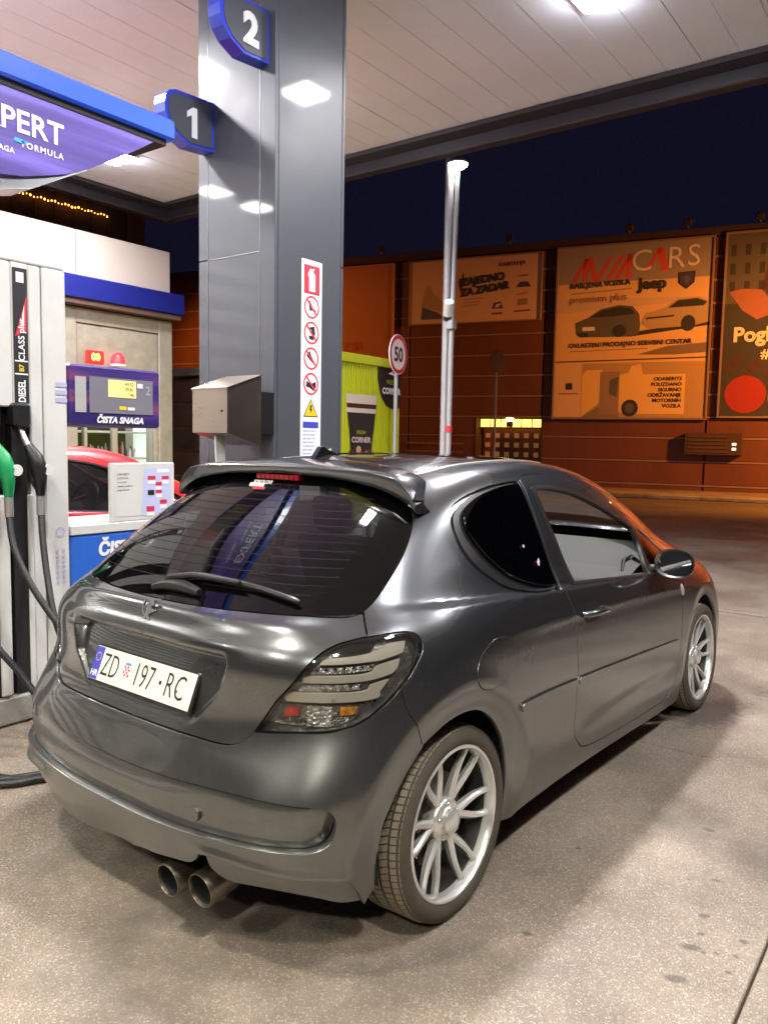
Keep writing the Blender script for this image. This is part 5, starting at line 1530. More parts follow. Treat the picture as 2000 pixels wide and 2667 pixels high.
text('ČISTA SNAGA', .047, FD @ Matrix.Translation((.165, 1.572, .003)), M_whiteprint, 'slogan', pump, weight=.0022, shear=.25, sx=1.02)
# open middle with rails and advert board, blue lower body
pb('lower_body', mat('pump_blue', (.03, .14, .62), .35, coat=.4, var=.15, var_scale=2), -.45, .0, .308, 1.16, .16, .945, .012)
pb('sill_rail', M_pumpwhite, -.46, .006, .308, 1.16, .948, 1.0, .004)
pb('back_post', M_pumpgrey, -.45, -.40, 1.10, 1.15, 1.0, 1.25, .003)
FB = frame((.002, .308, -.15), (0, 1, 0), (0, 0, 1))
text('ČISTA', .10, FB @ Matrix.Translation((.165, .855, .001)), M_whiteprint, 'slogan', pump, weight=.005, shear=.1)
text('SNAGA', .10, FB @ Matrix.Translation((.165, .74, .001)), M_whiteprint, 'slogan', pump, weight=.005, shear=.1)
bd = thing('advert_board', 'white framed price advert board standing on the pump sill', 'board', (-1.80, .56, 1.0))
mb = MB(); mb.bbox(-.03, 0, 0, .44, 0, .335, .006); mb.build('board_frame', M_pumpwhite, bd)
FB = frame((.0015, 0, 0), (0, 1, 0), (0, 0, 1))
flat(rect(.03, .03, .195, .305), FB, mat('paper_grey', (.62, .62, .60), .6), 'text_sheet', bd)
for k in range(5): text(['OBAVIJEST', 'KUPCIMA', 'na ovom', 'mjestu nudimo', 'pogodnosti'][k], .017, FB @ Matrix.Translation((.04, .27 - k * .022, .001)), M_blackprint, 'small_print', bd)
flat([(.20, .03), (.41, .03), (.41, .305), (.225, .305)], FB, mat('advert_lilac', (.50, .54, .80), .5), 'advert_sheet', bd)
for (a, b_, c_, d_) in ((.245, .235, .300, .258), (.30, .20, .345, .22), (.345, .235, .395, .255), (.30, .155, .345, .175), (.235, .05, .29, .08), (.33, .09, .38, .115)):
    flat(rect(a, b_, c_, d_), FB @ Matrix.Translation((0, 0, .001)), M_redprint, 'price_flash', bd)
    flat(rect(a, b_ - .026, c_, b_ - .004), FB @ Matrix.Translation((0, 0, .001)), M_whiteprint, 'price_flash', bd)
flat(rect(.245, .145, .29, .175), FB @ Matrix.Translation((0, 0, .001)), M_blackprint, 'product_photo', bd)
flat(rect(.31, .275, .40, .298), FB @ Matrix.Translation((0, 0, .001)), M_whiteprint, 'price_flash', bd)

# nozzles and hoses
M_green = mat('nozzle_green', (.01, .30, .10), .35, coat=.4)
def nozzle(y, color, label, hose):
    t = thing('fuel_nozzle', label, 'nozzle', (-1.78, y, 1.33), 0, 'fuel nozzles and hoses on the dispenser')
    mb = MB(); mb.tube([(-.06, -.055, .26), (-.02, -.045, .20), (.01, -.025, .12), (.045, .0, .03)], [.012, .013, .016, .02], 12); mb.build('spout', M_ferrule, t)
    mb = MB(); mb.tube([(.02, -.02, .10), (.05, .0, .04), (.065, .012, -.02), (.06, .02, -.09), (.05, .025, -.15)], [.024, .038, .042, .030, .022], 14); mb.build('nozzle_body', color, t)
    mb = MB(); mb.tube([(.02, -.015, .06), (.00, -.01, .0), (.01, .0, -.08), (.04, .02, -.14)], .008, 8); mb.build('trigger_guard', M_black, t)
    mb = MB(); mb.lathe([(.014, .0), (.026, .0), (.028, .004), (.028, .012), (.0, .012)], 'x', n=20, center=(.088, .045, -.02)); mb.build('splash_disc', M_white, t)
    mb = MB(); mb.cyl((.05, .025, -.15), (.045, .028, -.25), .021, 14); mb.build('hose_ferrule', M_ferrule, t)
    pts = [Vector(p) for p in hose]
    # smooth the hose
    out = []
    n_ = len(pts)
    for i in range(n_ - 1):
        p0 = pts[max(i - 1, 0)]; p1 = pts[i]; p2 = pts[i + 1]; p3 = pts[min(i + 2, n_ - 1)]
        for k in range(10):
            u_ = k / 10
            out.append(.5 * ((2 * p1) + (p2 - p0) * u_ + (2 * p0 - 5 * p1 + 4 * p2 - p3) * u_ ** 2 + (3 * p1 - p0 - 3 * p2 + p3) * u_ ** 3))
    out.append(pts[-1])
    mb = MB(); mb.tube(out, .0165, 12); mb.build('hose', M_hose, t)
nozzle(-.085, M_green, 'green-bodied fuel nozzle with its black hose, leftmost', [(.045, .028, -.25), (.10, .02, -.40), (.20, .05, -.58), (.33, .12, -.78), (.46, .22, -.98), (.58, .30, -1.16), (.68, .28, -1.27), (.72, .05, -1.31), (.68, -.20, -1.312), (.55, -.38, -1.312), (.30, -.45, -1.312), (.0, -.42, -1.30), (-.06, -.35, -1.10), (-.08, -.3, -.9)])
nozzle(.080, M_black, 'black-bodied fuel nozzle with its black hose, beside the DIESEL strip', [(.045, .028, -.25), (.09, .01, -.38), (.16, -.01, -.56), (.26, -.03, -.76), (.38, .0, -1.0), (.52, .05, -1.2), (.66, -.02, -1.312), (.76, -.22, -1.312), (.70, -.42, -1.312), (.45, -.50, -1.312), (.15, -.36, -1.28), (-.05, -.2, -.95)])
nozzle(-.26, M_black, 'fuel nozzle at the left edge whose hose loops over the kerb', [(.045, .028, -.25), (.10, .0, -.55), (.18, .03, -.80), (.27, .12, -.98), (.38, .17, -1.13), (.52, .16, -1.24), (.66, .10, -1.31), (.72, -.05, -1.312), (.60, -.22, -1.312), (.3, -.3, -1.312), (-.02, -.25, -1.2), (-.05, -.2, -.95)])

# topper fin above the pump
fin = thing('pump_topper', 'purple curved topper panel with white lettering and a bright blue top edge', 'sign', (-1.8, 0, 0))
fo = [(-1.6, 3.17), (1.02, 3.17), (.93, 3.10), (.75, 2.985), (.60, 2.915), (.45, 2.845), (.30, 2.79), (.16, 2.765), (0, 2.75), (-.3, 2.75), (-.6, 2.80), (-1.6, 3.10)]
fo = [(-1.6, 3.19), (.94, 3.19), (.86, 3.15), (.76, 3.08), (.61, 2.985), (.47, 2.90), (.34, 2.835), (.21, 2.79), (.09, 2.755), (-.03, 2.735), (-.3, 2.73), (-.8, 2.78), (-1.6, 3.0)]
mb = MB(); mb.prism(fo, -.30, 0, 'x'); mb.build('topper_panel', M_purple, fin)
mb = MB(); mb.bbox(-.33, .03, -1.65, fo[1][0] + .06, fo[0][1], fo[0][1] + .115, .012); mb.build('blue_cap', mat('cap_blue', (.02, .08, .55), .35, coat=.4, emit=(.02, .12, .9), estr=.18), fin)
mb = MB(); mb.box(-.305, .004, -1.6, fo[1][0] + .01, fo[0][1] - .035, fo[0][1]); mb.build('shadow_gap', M_dark, fin)
mb = MB(); mb.prism([(-1.2, 2.50), (-.25, 2.63), (.0, 2.675), (.15, 2.715), (.47, 2.895), (.40, 2.885), (.10, 2.765), (-1.2, 2.8)], -.24, -.04, 'x'); mb.build('support_bracket', mat('bracket_silver', (.45, .46, .46), .3, metal=.6), fin)
mb = MB(); mb.bbox(-.22, -.08, -.62, -.40, 2.345, 2.66, .01); mb.build('support_post', bpy.data.materials['bracket_silver'], fin)
FF = frame((.003, 0, 0), (0, 1, 0), (0, 0, 1))
text('EXPERT', .150, FF @ Matrix.Translation((.31, 3.005, 0)), M_whiteprint, 'lettering', fin, weight=.0028, align='RIGHT')
text('FORMULA', .042, FF @ Matrix.Translation((.305, 2.905, 0)), M_whiteprint, 'lettering', fin, weight=.001, spacing=1.25, align='RIGHT')
text('ČISTA SNAGA', .036, FF @ Matrix.Translation((.045, 2.86, 0)), M_whiteprint, 'lettering', fin, weight=.001, spacing=1.1, align='RIGHT')
flat([(.04, 2.912), (.105, 2.905), (.115, 2.925), (.05, 2.93)], FF, mat('print_cyan', (.05, .35, .8), .5), 'swoosh', fin)

# ================================================================== SHOP ACROSS THE FORECOURT
M_cream = mat('shop_fascia_sheet', (.50, .43, .38), .5, var=.06, var_scale=.8)
M_navyband = mat('shop_navy_band', (.006, .010, .16), .4, coat=.3)
M_frame = mat('weathered_frame', (.40, .36, .29), .5, var=.3, var_scale=5, metal=.2)
M_brownwall = mat('brown_render', (.10, .055, .04), .8, var=.25, var_scale=.8)
shop = thing('kiosk_shop', 'pale station shop with navy band, glazed service window and stocked shelves', 'shop', (-7.5, 0, 0))
def sb(name, m_, x0, x1, y0, y1, z0, z1, b=.01, par=None):
    mb = MB(); mb.bbox(x0, x1, y0, y1, z0, z1, b); return mb.build(name, m_, par or shop)
ys = [-7.0, -4.6, -2.2, .2, 1.5, 3.96, 5.47]
for a, b_ in zip(ys[2:-1], ys[3:]):
    sb('fascia_panel', M_cream, -.30, 0, a + .004, b_ - .004, 3.58, 4.17)
sb('fascia_core', M_dark, -4, -.02, -7, 5.46, 3.40, 4.12)
sb('navy_band', M_navyband, -.3, .16, -7, 5.60, 3.27, 3.56)
sb('band_underside', M_brownwall, -.3, .13, -7, 5.56, 3.19, 3.268)
sb('side_wall', M_cream, -4, -.10, 5.30, 5.46, 0, 3.39)
# frame of the serving opening
sb('window_frame', M_frame, -.12, .0, 5.26, 5.50, 0, 3.18)
sb('window_frame', M_frame, -.12, .0, 3.60, 3.95, 0, 3.18)
sb('window_frame', M_frame, -.12, -.001, 3.95, 5.26, 2.98, 3.18)
sb('roller_box', M_frame, -.10, -.02, 3.96, 5.25, 2.42, 2.975)
sb('roller_slot', M_dark, -.14, -.03, 3.96, 5.25, 2.36, 2.415, .003)
sb('roller_guide', M_frame, -.10, -.04, 3.96, 5.25, 2.27, 2.355, .005)
sb('roller_slot', M_dark, -.12, -.05, 3.96, 5.25, 2.20, 2.265, .003)
sb('front_wall', M_cream, -.2, -.05, -7, 3.6, 0, 3.19)
sb('counter_wall', mat('shop_blue', (.03, .12, .55), .45), -.12, -.01, 3.95, 5.26, 0, .55)
sb('mullion', M_frame, -.10, -.02, 4.50, 4.57, .55, 2.20, .004)
sb('mullion', M_frame, -.10, -.02, 4.06, 4.10, .55, 2.20, .004)
sb('mullion', M_frame, -.10, -.02, 5.20, 5.26, .55, 2.20, .004)
sb('shelf_edge', M_white, -.42, -.12, 3.9, 5.12, 1.165, 1.20, .003)
sb('shelf_edge', M_white, -.42, -.12, 3.9, 5.12, 1.535, 1.565, .003)
sb('shelf_edge', M_white, -.42, -.12, 3.9, 5.12, .88, .91, .003)
sb('shelf_back', M_dark, -.46, -.44, 3.7, 5.00, .55, 1.9)
sb('back_wall', M_cream, -3.2, -3.1, 1.5, 5.3, 0, 3.2)
sb('shop_floor', M_cream, -3.2, -.15, 1.5, 5.3, .0, .03)
mb = MB(); mb.box(-3.0, -.2, 1.6, 5.2, 3.1, 3.15); mb.build('shop_ceiling', M_white, shop)
sb('lit_cabinet', mat('cabinet_glow', (.6, .75, .68), .4, emit=(.70, .95, .82), estr=.9), -.30, -.22, 5.02, 5.19, .56, 2.19, .003)
mb = MB(); mb.add([(-.06, 3.95, .55), (-.06, 5.2, .55), (-.06, 5.2, 2.2), (-.06, 3.95, 2.2)], [(0, 1, 2, 3)]); mb.build('window_pane', M_clearglass, shop)
lamp_light('shop_light', (-8.6, 4.3, 2.9), .9, 30, (.85, 1.0, .92))
lamp_light('shelf_light', (-7.66, 4.5, 2.15), .25, 5, (1, 1, .95))
gm = [mat('goods_%d' % i, c_, .35) for i, c_ in enumerate([(.02, .02, .03), (.55, .56, .6), (.10, .11, .16), (.02, .02, .02), (.45, .5, .62), (.75, .75, .75)])]
M_goodred = mat('goods_red', (.6, .02, .03), .4)
for sh_, (z0, n_) in enumerate(((1.201, 24), (.911, 22))):
    for k in range(n_):
        y = 3.96 + k * (1.10 / n_) + float(rng.uniform(-.006, .006))
        h_ = float(rng.uniform(.12, .23))
        red = sh_ == 0 and 16 <= k <= 18
        r_ = .020
        g_ = thing('goods_bottle', 'small bottle or can standing on the lit shop shelf' if not red else 'red bottle on the upper shop shelf', 'bottle', (-7.5 - .22 - float(rng.uniform(0, .1)), y, z0), 0, 'bottles and cans on the shop shelves' if not red else 'red bottles on the shop shelf')
        mb = MB(); mb.lathe([(0, 0), (r_, 0), (r_, h_ * .7), (r_ * .5, h_ * .85), (r_ * .45, h_), (0, h_)], 'z', n=10)
        mb.build('bottle_body', M_goodred if red else gm[int(rng.integers(0, 6))], g_)
# unseen louvres added beside the shop to put pale bands in the car's reflections
sb('added_louvre_backing', M_dark, .165, .18, -7, 1.9, .3, 4.6)
for k in range(12):
    sb('added_louvre_slat', M_white, .19, .27, -7, 1.9, .35 + k * .36, .35 + k * .36 + .20, .006)
lamp_light('added_louvre_wash', (-5.9, -1.2, 4.6), .4, 160, (1, .97, .93))  # added lamp without a fixture, brightens the louvres for the reflection
# alarm beacons on the roller box edge
t = thing('red_beacon', 'round red warning lamp glowing above the display head', 'lamp', (-7.38, 4.49, 2.47), 0, 'red lights over the shop window')
mb = MB(); mb.lathe([(.10, 0), (.10, .03), (.085, .10), (.05, .15), (0, .165)], 'z', n=20); mb.build('dome', mat('beacon_red', (.7, .02, .03), .3, emit=(1, .03, .04), estr=1.6), t)
mb = MB(); mb.lathe([(0, -.03), (.11, -.03), (.11, .0), (0, .0)], 'z', n=20); mb.build('beacon_base', M_white, t)
t = thing('red_number_display', 'small glowing orange number display left of the red warning lamp', 'display', (-7.38, 4.13, 2.46), 0, 'red lights over the shop window')
mb = MB(); mb.bbox(-.02, .03, -.14, .14, -.02, .16, .02); mb.build('display_case', mat('beacon_dark_red', (.35, .02, .02), .3, emit=(1, .05, .03), estr=.5), t)
text('00', .13, frame((.034, 0, .07), (0, 1, 0), (0, 0, 1)), mat('digit_orange', (1, .5, .1), .4, emit=(1, .42, .08), estr=3.0), 'digits', t, align='CENTER', weight=.006)

# brown buildings behind the shop
t = thing('brown_apartment_block', 'dark brown building with a string of orange lights above the shop', 'building', (-13, 0, 0))
mb = MB(); mb.bbox(-6, 0, -10, 9.15, 0, 6.9, .03); mb.build('wall', M_brownwall, t)
for k in range(12):
    mb = MB(); mb.box(.0, .06, 4.0 + k * .42, 4.0 + k * .42 + .03, 5.4, 6.5); mb.build('wall_rib', M_brownwall, t)
mb = MB()
for k in range(118):
    y = -.5 + k * .0735
    p = (.10, y, 6.12 + .015 * math.sin(k * 1.7))
    q_ = float(rng.uniform(.4, 1.0)); mb.lathe([(0, -.03 * q_), (.022 * q_, -.01), (.022 * q_, .01), (0, .03 * q_)], 'z', center=p, n=5)
mb.build('fairy_lights', mat('warm_bulbs', (1, .5, .15), .4, emit=(1, .38, .06), estr=5.0), t, kind='stuff')
t = thing('brown_shed', 'low brown timber shed between the shop and the column', 'shed', (-8.6, 7.2, 0))
for k in range(6):
    mb = MB(); mb.bbox(-.6, .6, -.4, 1.6, k * .42, k * .42 + .405, .01); mb.build('timber_board', mat('shed_brown_%d' % k, (.16 + .02 * (k % 3), .10, .07), .7, var=.3, var_scale=3), t)
mb = MB(); mb.bbox(-.7, .7, -.5, 1.7, 2.53, 2.66, .01); mb.build('roof', M_frame, t)
mb = MB(); mb.prism([(-1.5, 3.6), (2.4, 5.4), (2.4, 5.1), (-1.5, 3.3)], -.8, .8, 'x'); 

# ================================================================== RED CAR ON THE NEXT LANE
rc = thing('red_car', 'bright red car waiting behind the fuel dispenser', 'car', (-3.98, .25, 0), math.radians(1))
OVR = {'body': M_redpaint, 'door': M_redpaint, 'tailgate': M_redpaint, 'rear_bumper': M_redpaint, 'window_surround': M_redpaint}
def copy_over(o, parent):
    base = o.name.split('.')[0]
    if base in ('tail_light', 'licence_plate', 'emblem', 'roof_spoiler', 'window_sticker', 'rear_wiper', 'exhaust_tip', 'roof_antenna', 'towing_eye_cover', 'fuel_flap', 'fuel_flap_gap', 'roof_moulding', 'glass_roof', 'demister_lines', 'brake_light', 'side_moulding', 'quarter_window'): return
    c = o.copy(); COL.objects.link(c); c.parent = parent
    if base in OVR and c.data:
        c.material_slots[0].link = 'OBJECT'; c.material_slots[0].material = OVR[base]
    if base == 'mirror_shell': c.material_slots[0].link = 'OBJECT'; c.material_slots[0].material = M_redpaint
    for ch in o.children: copy_over(ch, c)
for ch in list(main_car.children): copy_over(ch, rc)
qgo = [o for o in main_car.children if o.name.startswith('quarter_window')]
for o in qgo:
    c = o.copy(); COL.objects.link(c); c.parent = rc; c.material_slots[0].link = 'OBJECT'; c.material_slots[0].material = M_privglass
    c.name = 'quarter_window'
patch('side_window', DW['dwin'], M_privglass, rc, disp=side_disp, off=-.012, du=.12, dv=.2, mirror_obj=True, rim=.003)
lampo = outline(LAMP, step=.02)
patch('tail_light', lampo, M_redlens, rc, du=.12, dv=.2, mirror_obj=True, rim=.006)

# ================================================================== COFFEE CONTAINER
M_lime = mat('lime_cladding', (.42, .46, .01), .45, var=.08, var_scale=2)
ct = thing('coffee_container', 'lime yellow corrugated kiosk with a giant coffee cup print', 'kiosk', (-4.5, 0, 0))
mb = MB(); mb.box(-2.4, -.03, 5.75, 7.05, .05, 2.58); mb.build('kiosk_core', M_lime, ct)
n_ = 26
for k in range(n_):
    y0 = 5.72 + k * (1.36 / n_)
    mb = MB(); w_ = 1.36 / n_
    mb.prism([(0, y0), (.006, y0 + .012), (.006, y0 + w_ - .014), (0, y0 + w_ - .003), (-.03, y0 + w_ - .003), (-.03, y0)], .05, 2.50, 'z'); mb.build('cladding_rib', M_lime, ct)
mb = MB(); mb.bbox(-2.45, .03, 5.70, 7.10, 2.50, 2.62, .008); mb.build('roof_rail', M_lime, ct)
mb = MB(); mb.box(-2.43, .0, 7.065, 7.09, .05, 2.5); mb.build('end_wall', M_black, ct)
FK = frame((.0085, 5.72, 0), (0, 1, 0), (0, 0, 1))
lg = [(.82, 2.50), (1.36, 2.50), (1.36, 1.98), (1.28, 1.94), (1.15, 1.94), (1.02, 1.98), (.92, 2.08), (.86, 2.2), (.82, 2.35)]
flat(lg, FK, M_blackprint, 'logo_patch', ct, .002)
text('FRESH', .085, FK @ Matrix.Translation((1.14, 2.30, .004)), M_lime, 'lettering', ct, align='CENTER', weight=.001)
text('CORNER', .115, FK @ Matrix.Translation((1.14, 2.18, .004)), M_whiteprint, 'lettering', ct, align='CENTER', weight=.004, sx=.9)
flat([(1.06, 2.42), (1.2, 2.40), (1.16, 2.46)], FK @ Matrix.Translation((0, 0, .003)), M_whiteprint, 'logo_leaf', ct)
def kf(poly, m_, name, h): return flat(poly, FK @ Matrix.Translation((0, 0, h)), m_, name, ct, .002)
M_cuplid = mat('cup_lid_print', (.60, .50, .42), .5); M_cupband = mat('cup_band_print', (.06, .015, .01), .5)
kf([(.15, 2.10), (.82, 2.10), (.80, 1.98), (.17, 1.98)], M_cuplid, 'cup_lid', .001)
kf([(.17, 1.98), (.80, 1.98), (.79, 1.92), (.18, 1.92)], M_cupband, 'cup_band', .001)
kf([(.16, 1.92), (.80, 1.92), (.79, 1.86), (.17, 1.86)], M_cuplid, 'cup_rim', .001)
kf([(.19, 1.86), (.78, 1.86), (.70, 1.32), (.27, 1.32)], mat('cup_black_print', (.02, .018, .016), .5), 'cup_body', .001)
text('FRESH', .07, FK @ Matrix.Translation((.48, 1.60, .004)), M_lime, 'lettering', ct, align='CENTER')
text('CORNER', .10, FK @ Matrix.Translation((.48, 1.50, .004)), M_cuplid, 'lettering', ct, align='CENTER', weight=.003)
M_choc = mat('chocolate_print', (.10, .03, .015), .5); M_nut = mat('nut_print', (.55, .30, .16), .5)
for k in range(16):
    kf(disc(.12 + .05 * k + float(rng.uniform(-.02, .02)), 1.28 + float(rng.uniform(-.05, .10)) * (1 if k < 12 else .3), float(rng.uniform(.03, .06)), 9), M_choc if k % 2 else M_nut, 'nut_shape', .0015 + .0016 * (k % 3))
kf([(.10, 1.22), (.95, 1.22), (.92, 1.12), (.12, 1.12)], M_nut, 'nut_shape', .001)

# ================================================================== POLES AND ROAD SIGNS
M_galv = mat('galvanised_pole', (.40, .39, .40), .5, metal=.3, var=.15, var_scale=3)
t = thing('street_mast', 'thick grey mast behind the car roof, left one of the pair', 'mast', (-3.42, 6.58, 0))
mb = MB(); mb.cyl((0, 0, 0), (-.04, .02, 6.6), .058, 20, r1=.050); mb.build('mast_tube', M_galv, t)
mb = MB(); mb.cyl((0, 0, 0), (0, 0, .25), .10, 20); mb.build('mast_foot', M_galv, t)
t = thing('lamp_post', 'slim white-lit post with a glowing head and a camera half way up', 'lamp post', (-3.31, 6.50, 0))
mb = MB(); mb.tube([(0, 0, 0), (0, .0, 2.6), (-.04, .12, 4.92)], [.034, .034, .028], 16); mb.build('post', M_galv, t)
mb = MB(); mb.lathe([(0, .08), (.06, .07), (.12, .04), (.135, .02), (.13, 0)], 'z', n=28, center=(-.04, .12, 4.95)); mb.build('lamp_hood', M_galv, t)
mb = MB(); mb.lathe([(0, -.055), (.07, -.048), (.115, -.015), (.12, .0), (0, .0)], 'z', n=28, center=(-.04, .12, 4.95)); mb.build('lamp_glass', mat('post_lamp_glow', (1, 1, 1), .4, emit=(1, .97, 1), estr=120), t)
lamp_light('post_lamp', (-3.35, 6.62, 4.86), .12, 28, (1, .96, .95), kind='POINT')
mb = MB(); mb.cyl((0, 0, 1.62), (0, 0, 1.70), .045, 16); mb.build('red_tape', M_redprint, t)
t = thing('security_camera', 'white bullet camera with a dark mount on the lamp post', 'camera', (-3.31, 6.50, 3.06))
mb = MB(); mb.cyl((-.02, -.06, .02), (.06, -.16, .16), .058, 20); mb.build('camera_body', M_white, t)
mb = MB(); mb.cyl((-.05, -.03, -.035), (-.02, -.06, .02), .050, 20); mb.build('camera_lens', M_black, t)
mb = MB(); mb.bbox(-.05, .05, -.06, .05, -.16, -.04, .012); mb.build('camera_mount', M_galv, t)

def round_sign(name, label, loc, z, rz, r, back=False):
    t = thing(name, label, 'road sign', loc, rz, None)
    mb = MB(); mb.cyl((0, .03, 0), (0, .03, z + r), .028, 14); mb.build('post', M_galv, t)
    F = frame((0, 0, z), (1, 0, 0), (0, 0, 1))
    mb = MB(); mb.lathe([(0, 0), (r, 0), (r, -.012), (0, -.012)], 'z', n=40, M=F); mb.build('sign_plate', mat('sign_back_brown', (.15, .09, .07), .6) if back else mat('sign_white', (.78, .74, .74), .35, emit=(.9, .6, .6), estr=.06), t)
    if not back:
        mb = MB(); ringmesh(mb, 0, 0, r * .78, r * .97, F, h=.002); mb.build('red_ring', M_redprint, t)
        text('50', r * 1.0, F @ Matrix.Translation((0, -.01, .003)), M_blackprint, 'numeral', t, align='CENTER', weight=.008)
    return t
round_sign('speed_limit_sign', 'round white and red 50 speed limit sign beside the lime kiosk', (-4.25, 6.68, 0), 2.66, 1.73, .265)
t = round_sign('rear_of_round_sign', 'grey back of a round road sign far across the road', (-7.78, 15.89, 0), 3.58, math.radians(80), .29, True)

# ================================================================== FAR BUILDING WITH BILLBOARDS
az = math.radians(103)
T = Vector((math.sin(az), -math.cos(az), 0)); NRM = Vector((T.y, -T.x, 0))   # wall normal towards the station
WO = Vector((-6.51, 24.16, 0))
WF = frame(WO, T, (0, 0, 1))   # local x along wall, y up, z towards viewer
def wmat(name, c_, **k): return mat(name, c_, .7, **k)
M_clad = mat('russet_cladding', (.165, .050, .020), .6, var=.35, var_scale=1.2, bump=.25, bump_scale=30, stretch=(1, 1, .2))
M_rail = mat('pale_rail', (.24, .16, .13), .5)
M_walld = mat('wall_dark', (.06, .03, .025), .8)
hall = thing('cladded_hall', 'long rust-red hall with pale horizontal rails behind the road', 'building', (0, 0, 0))
def wb(name, m_, x0, x1, y0, y1, z0, z1, par=None, b=.01):
    mb = MB(); mb.bbox(x0, x1, y0, y1, z0, z1, b, WF); return mb.build(name, m_, par or hall)
wb('wall_core', M_walld, -32, -6.07, 0, 8.2, -10, -.06); wb('wall_core', M_walld, -3.57, 30, 0, 8.2, -10, -.06); wb('wall_core', M_walld, -6.06, -3.58, 2.47, 8.2, -10, -.06); wb('wall_core', M_walld, -6.06, -3.58, 0, 2.46, -10, -1.25)
rows_ = [0, .25, 1.02, 1.78, 2.46, 3.18, 3.90, 4.62, 5.34, 6.06, 6.78, 7.50, 8.15]
cols_ = [-24, -20, -16, -12, -8.65, -3.65, 1.65, 5.6, 9.6, 13.6, 18]
proto = {}
for i in range(len(cols_) - 1):
    for j in range(len(rows_) - 1):
        x0, x1 = cols_[i], cols_[i + 1]; y0, y1 = rows_[j], rows_[j + 1]
        if -6.1 < x0 and x1 < -3.5 and y1 < 2.5: continue
        if cols_[i] == -8.65 and y1 < 2.5 and y0 < 2.4:
            wb('cladding_panel', M_clad, -8.65 + .03, -6.05, y0 + .035, y1 - .035, -.06, .0); continue
        wb('cladding_panel', M_clad, x0 + .03, x1 - .03, y0 + .035, y1 - .035, -.06, .0, b=.012)
for j in range(1, len(rows_) - 1):
    y = rows_[j]
    if y < 2.4:
        wb('rail', M_rail, -24, -6.05, y - .03, y + .03, -.05, .02, b=.005); wb('rail', M_rail, -3.6, 18, y - .03, y + .03, -.05, .02, b=.005)
    else: wb('rail', M_rail, -24, 18, y - .03, y + .03, -.05, .02, b=.005)
wb('parapet', M_walld, -24, 18, 8.15, 8.42, -.3, .04)
# ground-floor recess with lit transom and paned door
wb('recess_back', M_walld, -6.0, -3.6, 0, 2.5, -1.2, -1.1)
wb('recess_side', M_walld, -3.66, -3.58, 0, 2.46, -1.2, .02); wb('recess_side', M_walld, -6.06, -6.0, 0, 2.46, -1.2, .02)
M_trans = mat('lit_transom', (1, .8, .4), .5, emit=(1, .55, .12), estr=1.8)
for k in range(6): wb('transom_pane', M_trans, -5.95 + k * .38, -5.95 + k * .38 + .34, 2.10, 2.38, -.40, -.36, b=.005)
tb = thing('entrance_lamp', 'small bright yellow lamp over the hall entrance', 'lamp')
mb = MB(); mb.bbox(-4.95, -4.70, 2.30, 2.42, -.25, -.10, .02, WF); mb.build('lamp_glass', mat('yellow_glow', (1, .8, .2), .5, emit=(1, .72, .12), estr=14), tb)
mb = MB(); mb.bbox(-4.93, -4.72, 2.10, 2.29, -.25, -.10, .02, WF); mb.build('lamp_box', M_walld, tb)
M_door = mat('door_panes', (.42, .25, .16), .5, emit=(1, .45, .15), estr=.06)
for a in range(6):
    for c_ in range(5):
        wb('door_pane', M_door, -5.85 + a * .36, -5.85 + a * .36 + .17, .35 + c_ * .34, .35 + c_ * .34 + .17, -.70, -.66, b=.004)
wb('door_leaf', M_clad, -5.95, -3.75, 0, 2.05, -.80, -.70)
for k in range(5): wb('low_fence_bar', M_rail, -8.5, -6.3, .55 + k * .3, .60 + k * .3, .5, .54, b=.005)
# roof floodlights
for k, x in enumerate((-9.9, -5.0, -1.0, .8, 2.9, -14)):
    t = thing('roof_floodlight', 'small switched-off floodlight on the hall roof, ' + ('left of the wide billboard', 'between the wide and the dealer billboards', 'above the left half of the dealer billboard', 'above the right half of the dealer billboard', 'above the woman portrait billboard', 'hidden behind the column')[k], 'floodlight', tuple(WF @ Vector((x, 8.42, -.1))), 0, 'switched-off floodlights along the hall roof')
    mb = MB(); mb.bbox(-.13, .13, -.09, .09, .12, .34, .03); mb.build('lamp_box', M_walld, t)
    mb = MB(); mb.cyl((0, 0, -.05), (0, 0, .16), .03, 8); mb.build('bracket', M_galv, t)
t = thing('wall_vent_unit', 'dark ventilation unit with small white lights on the hall wall', 'vent unit')
mb = MB(); mb.bbox(1.05, 2.75, 1.25, 1.95, .0, .35, .02, WF); mb.build('vent_box', M_walld, t)
for k in range(5):
    mb = MB(); mb.bbox(1.15, 2.3, 1.33 + k * .12, 1.38 + k * .12, .35, .38, .005, WF); mb.build('vent_slat', M_brownwall, t)
for q in (1.45, 1.60): 
    mb = MB(); mb.bbox(2.45, 2.58, q - .04, q + .05, .35, .38, .01, WF); mb.build('indicator_light', mat('indicator_white_%d' % int(q * 100), (.8, .8, .8), .5, emit=(1, .9, .9), estr=.6), t)
# kerb and pavement in front of the hall
mb = MB(); mb.bbox(-32, 30, 0.0, .12, 0.0, 3.2, .02, WF @ Matrix.Translation((0, -.034, 0))); mb.build('pavement', M_apron, kind='structure')

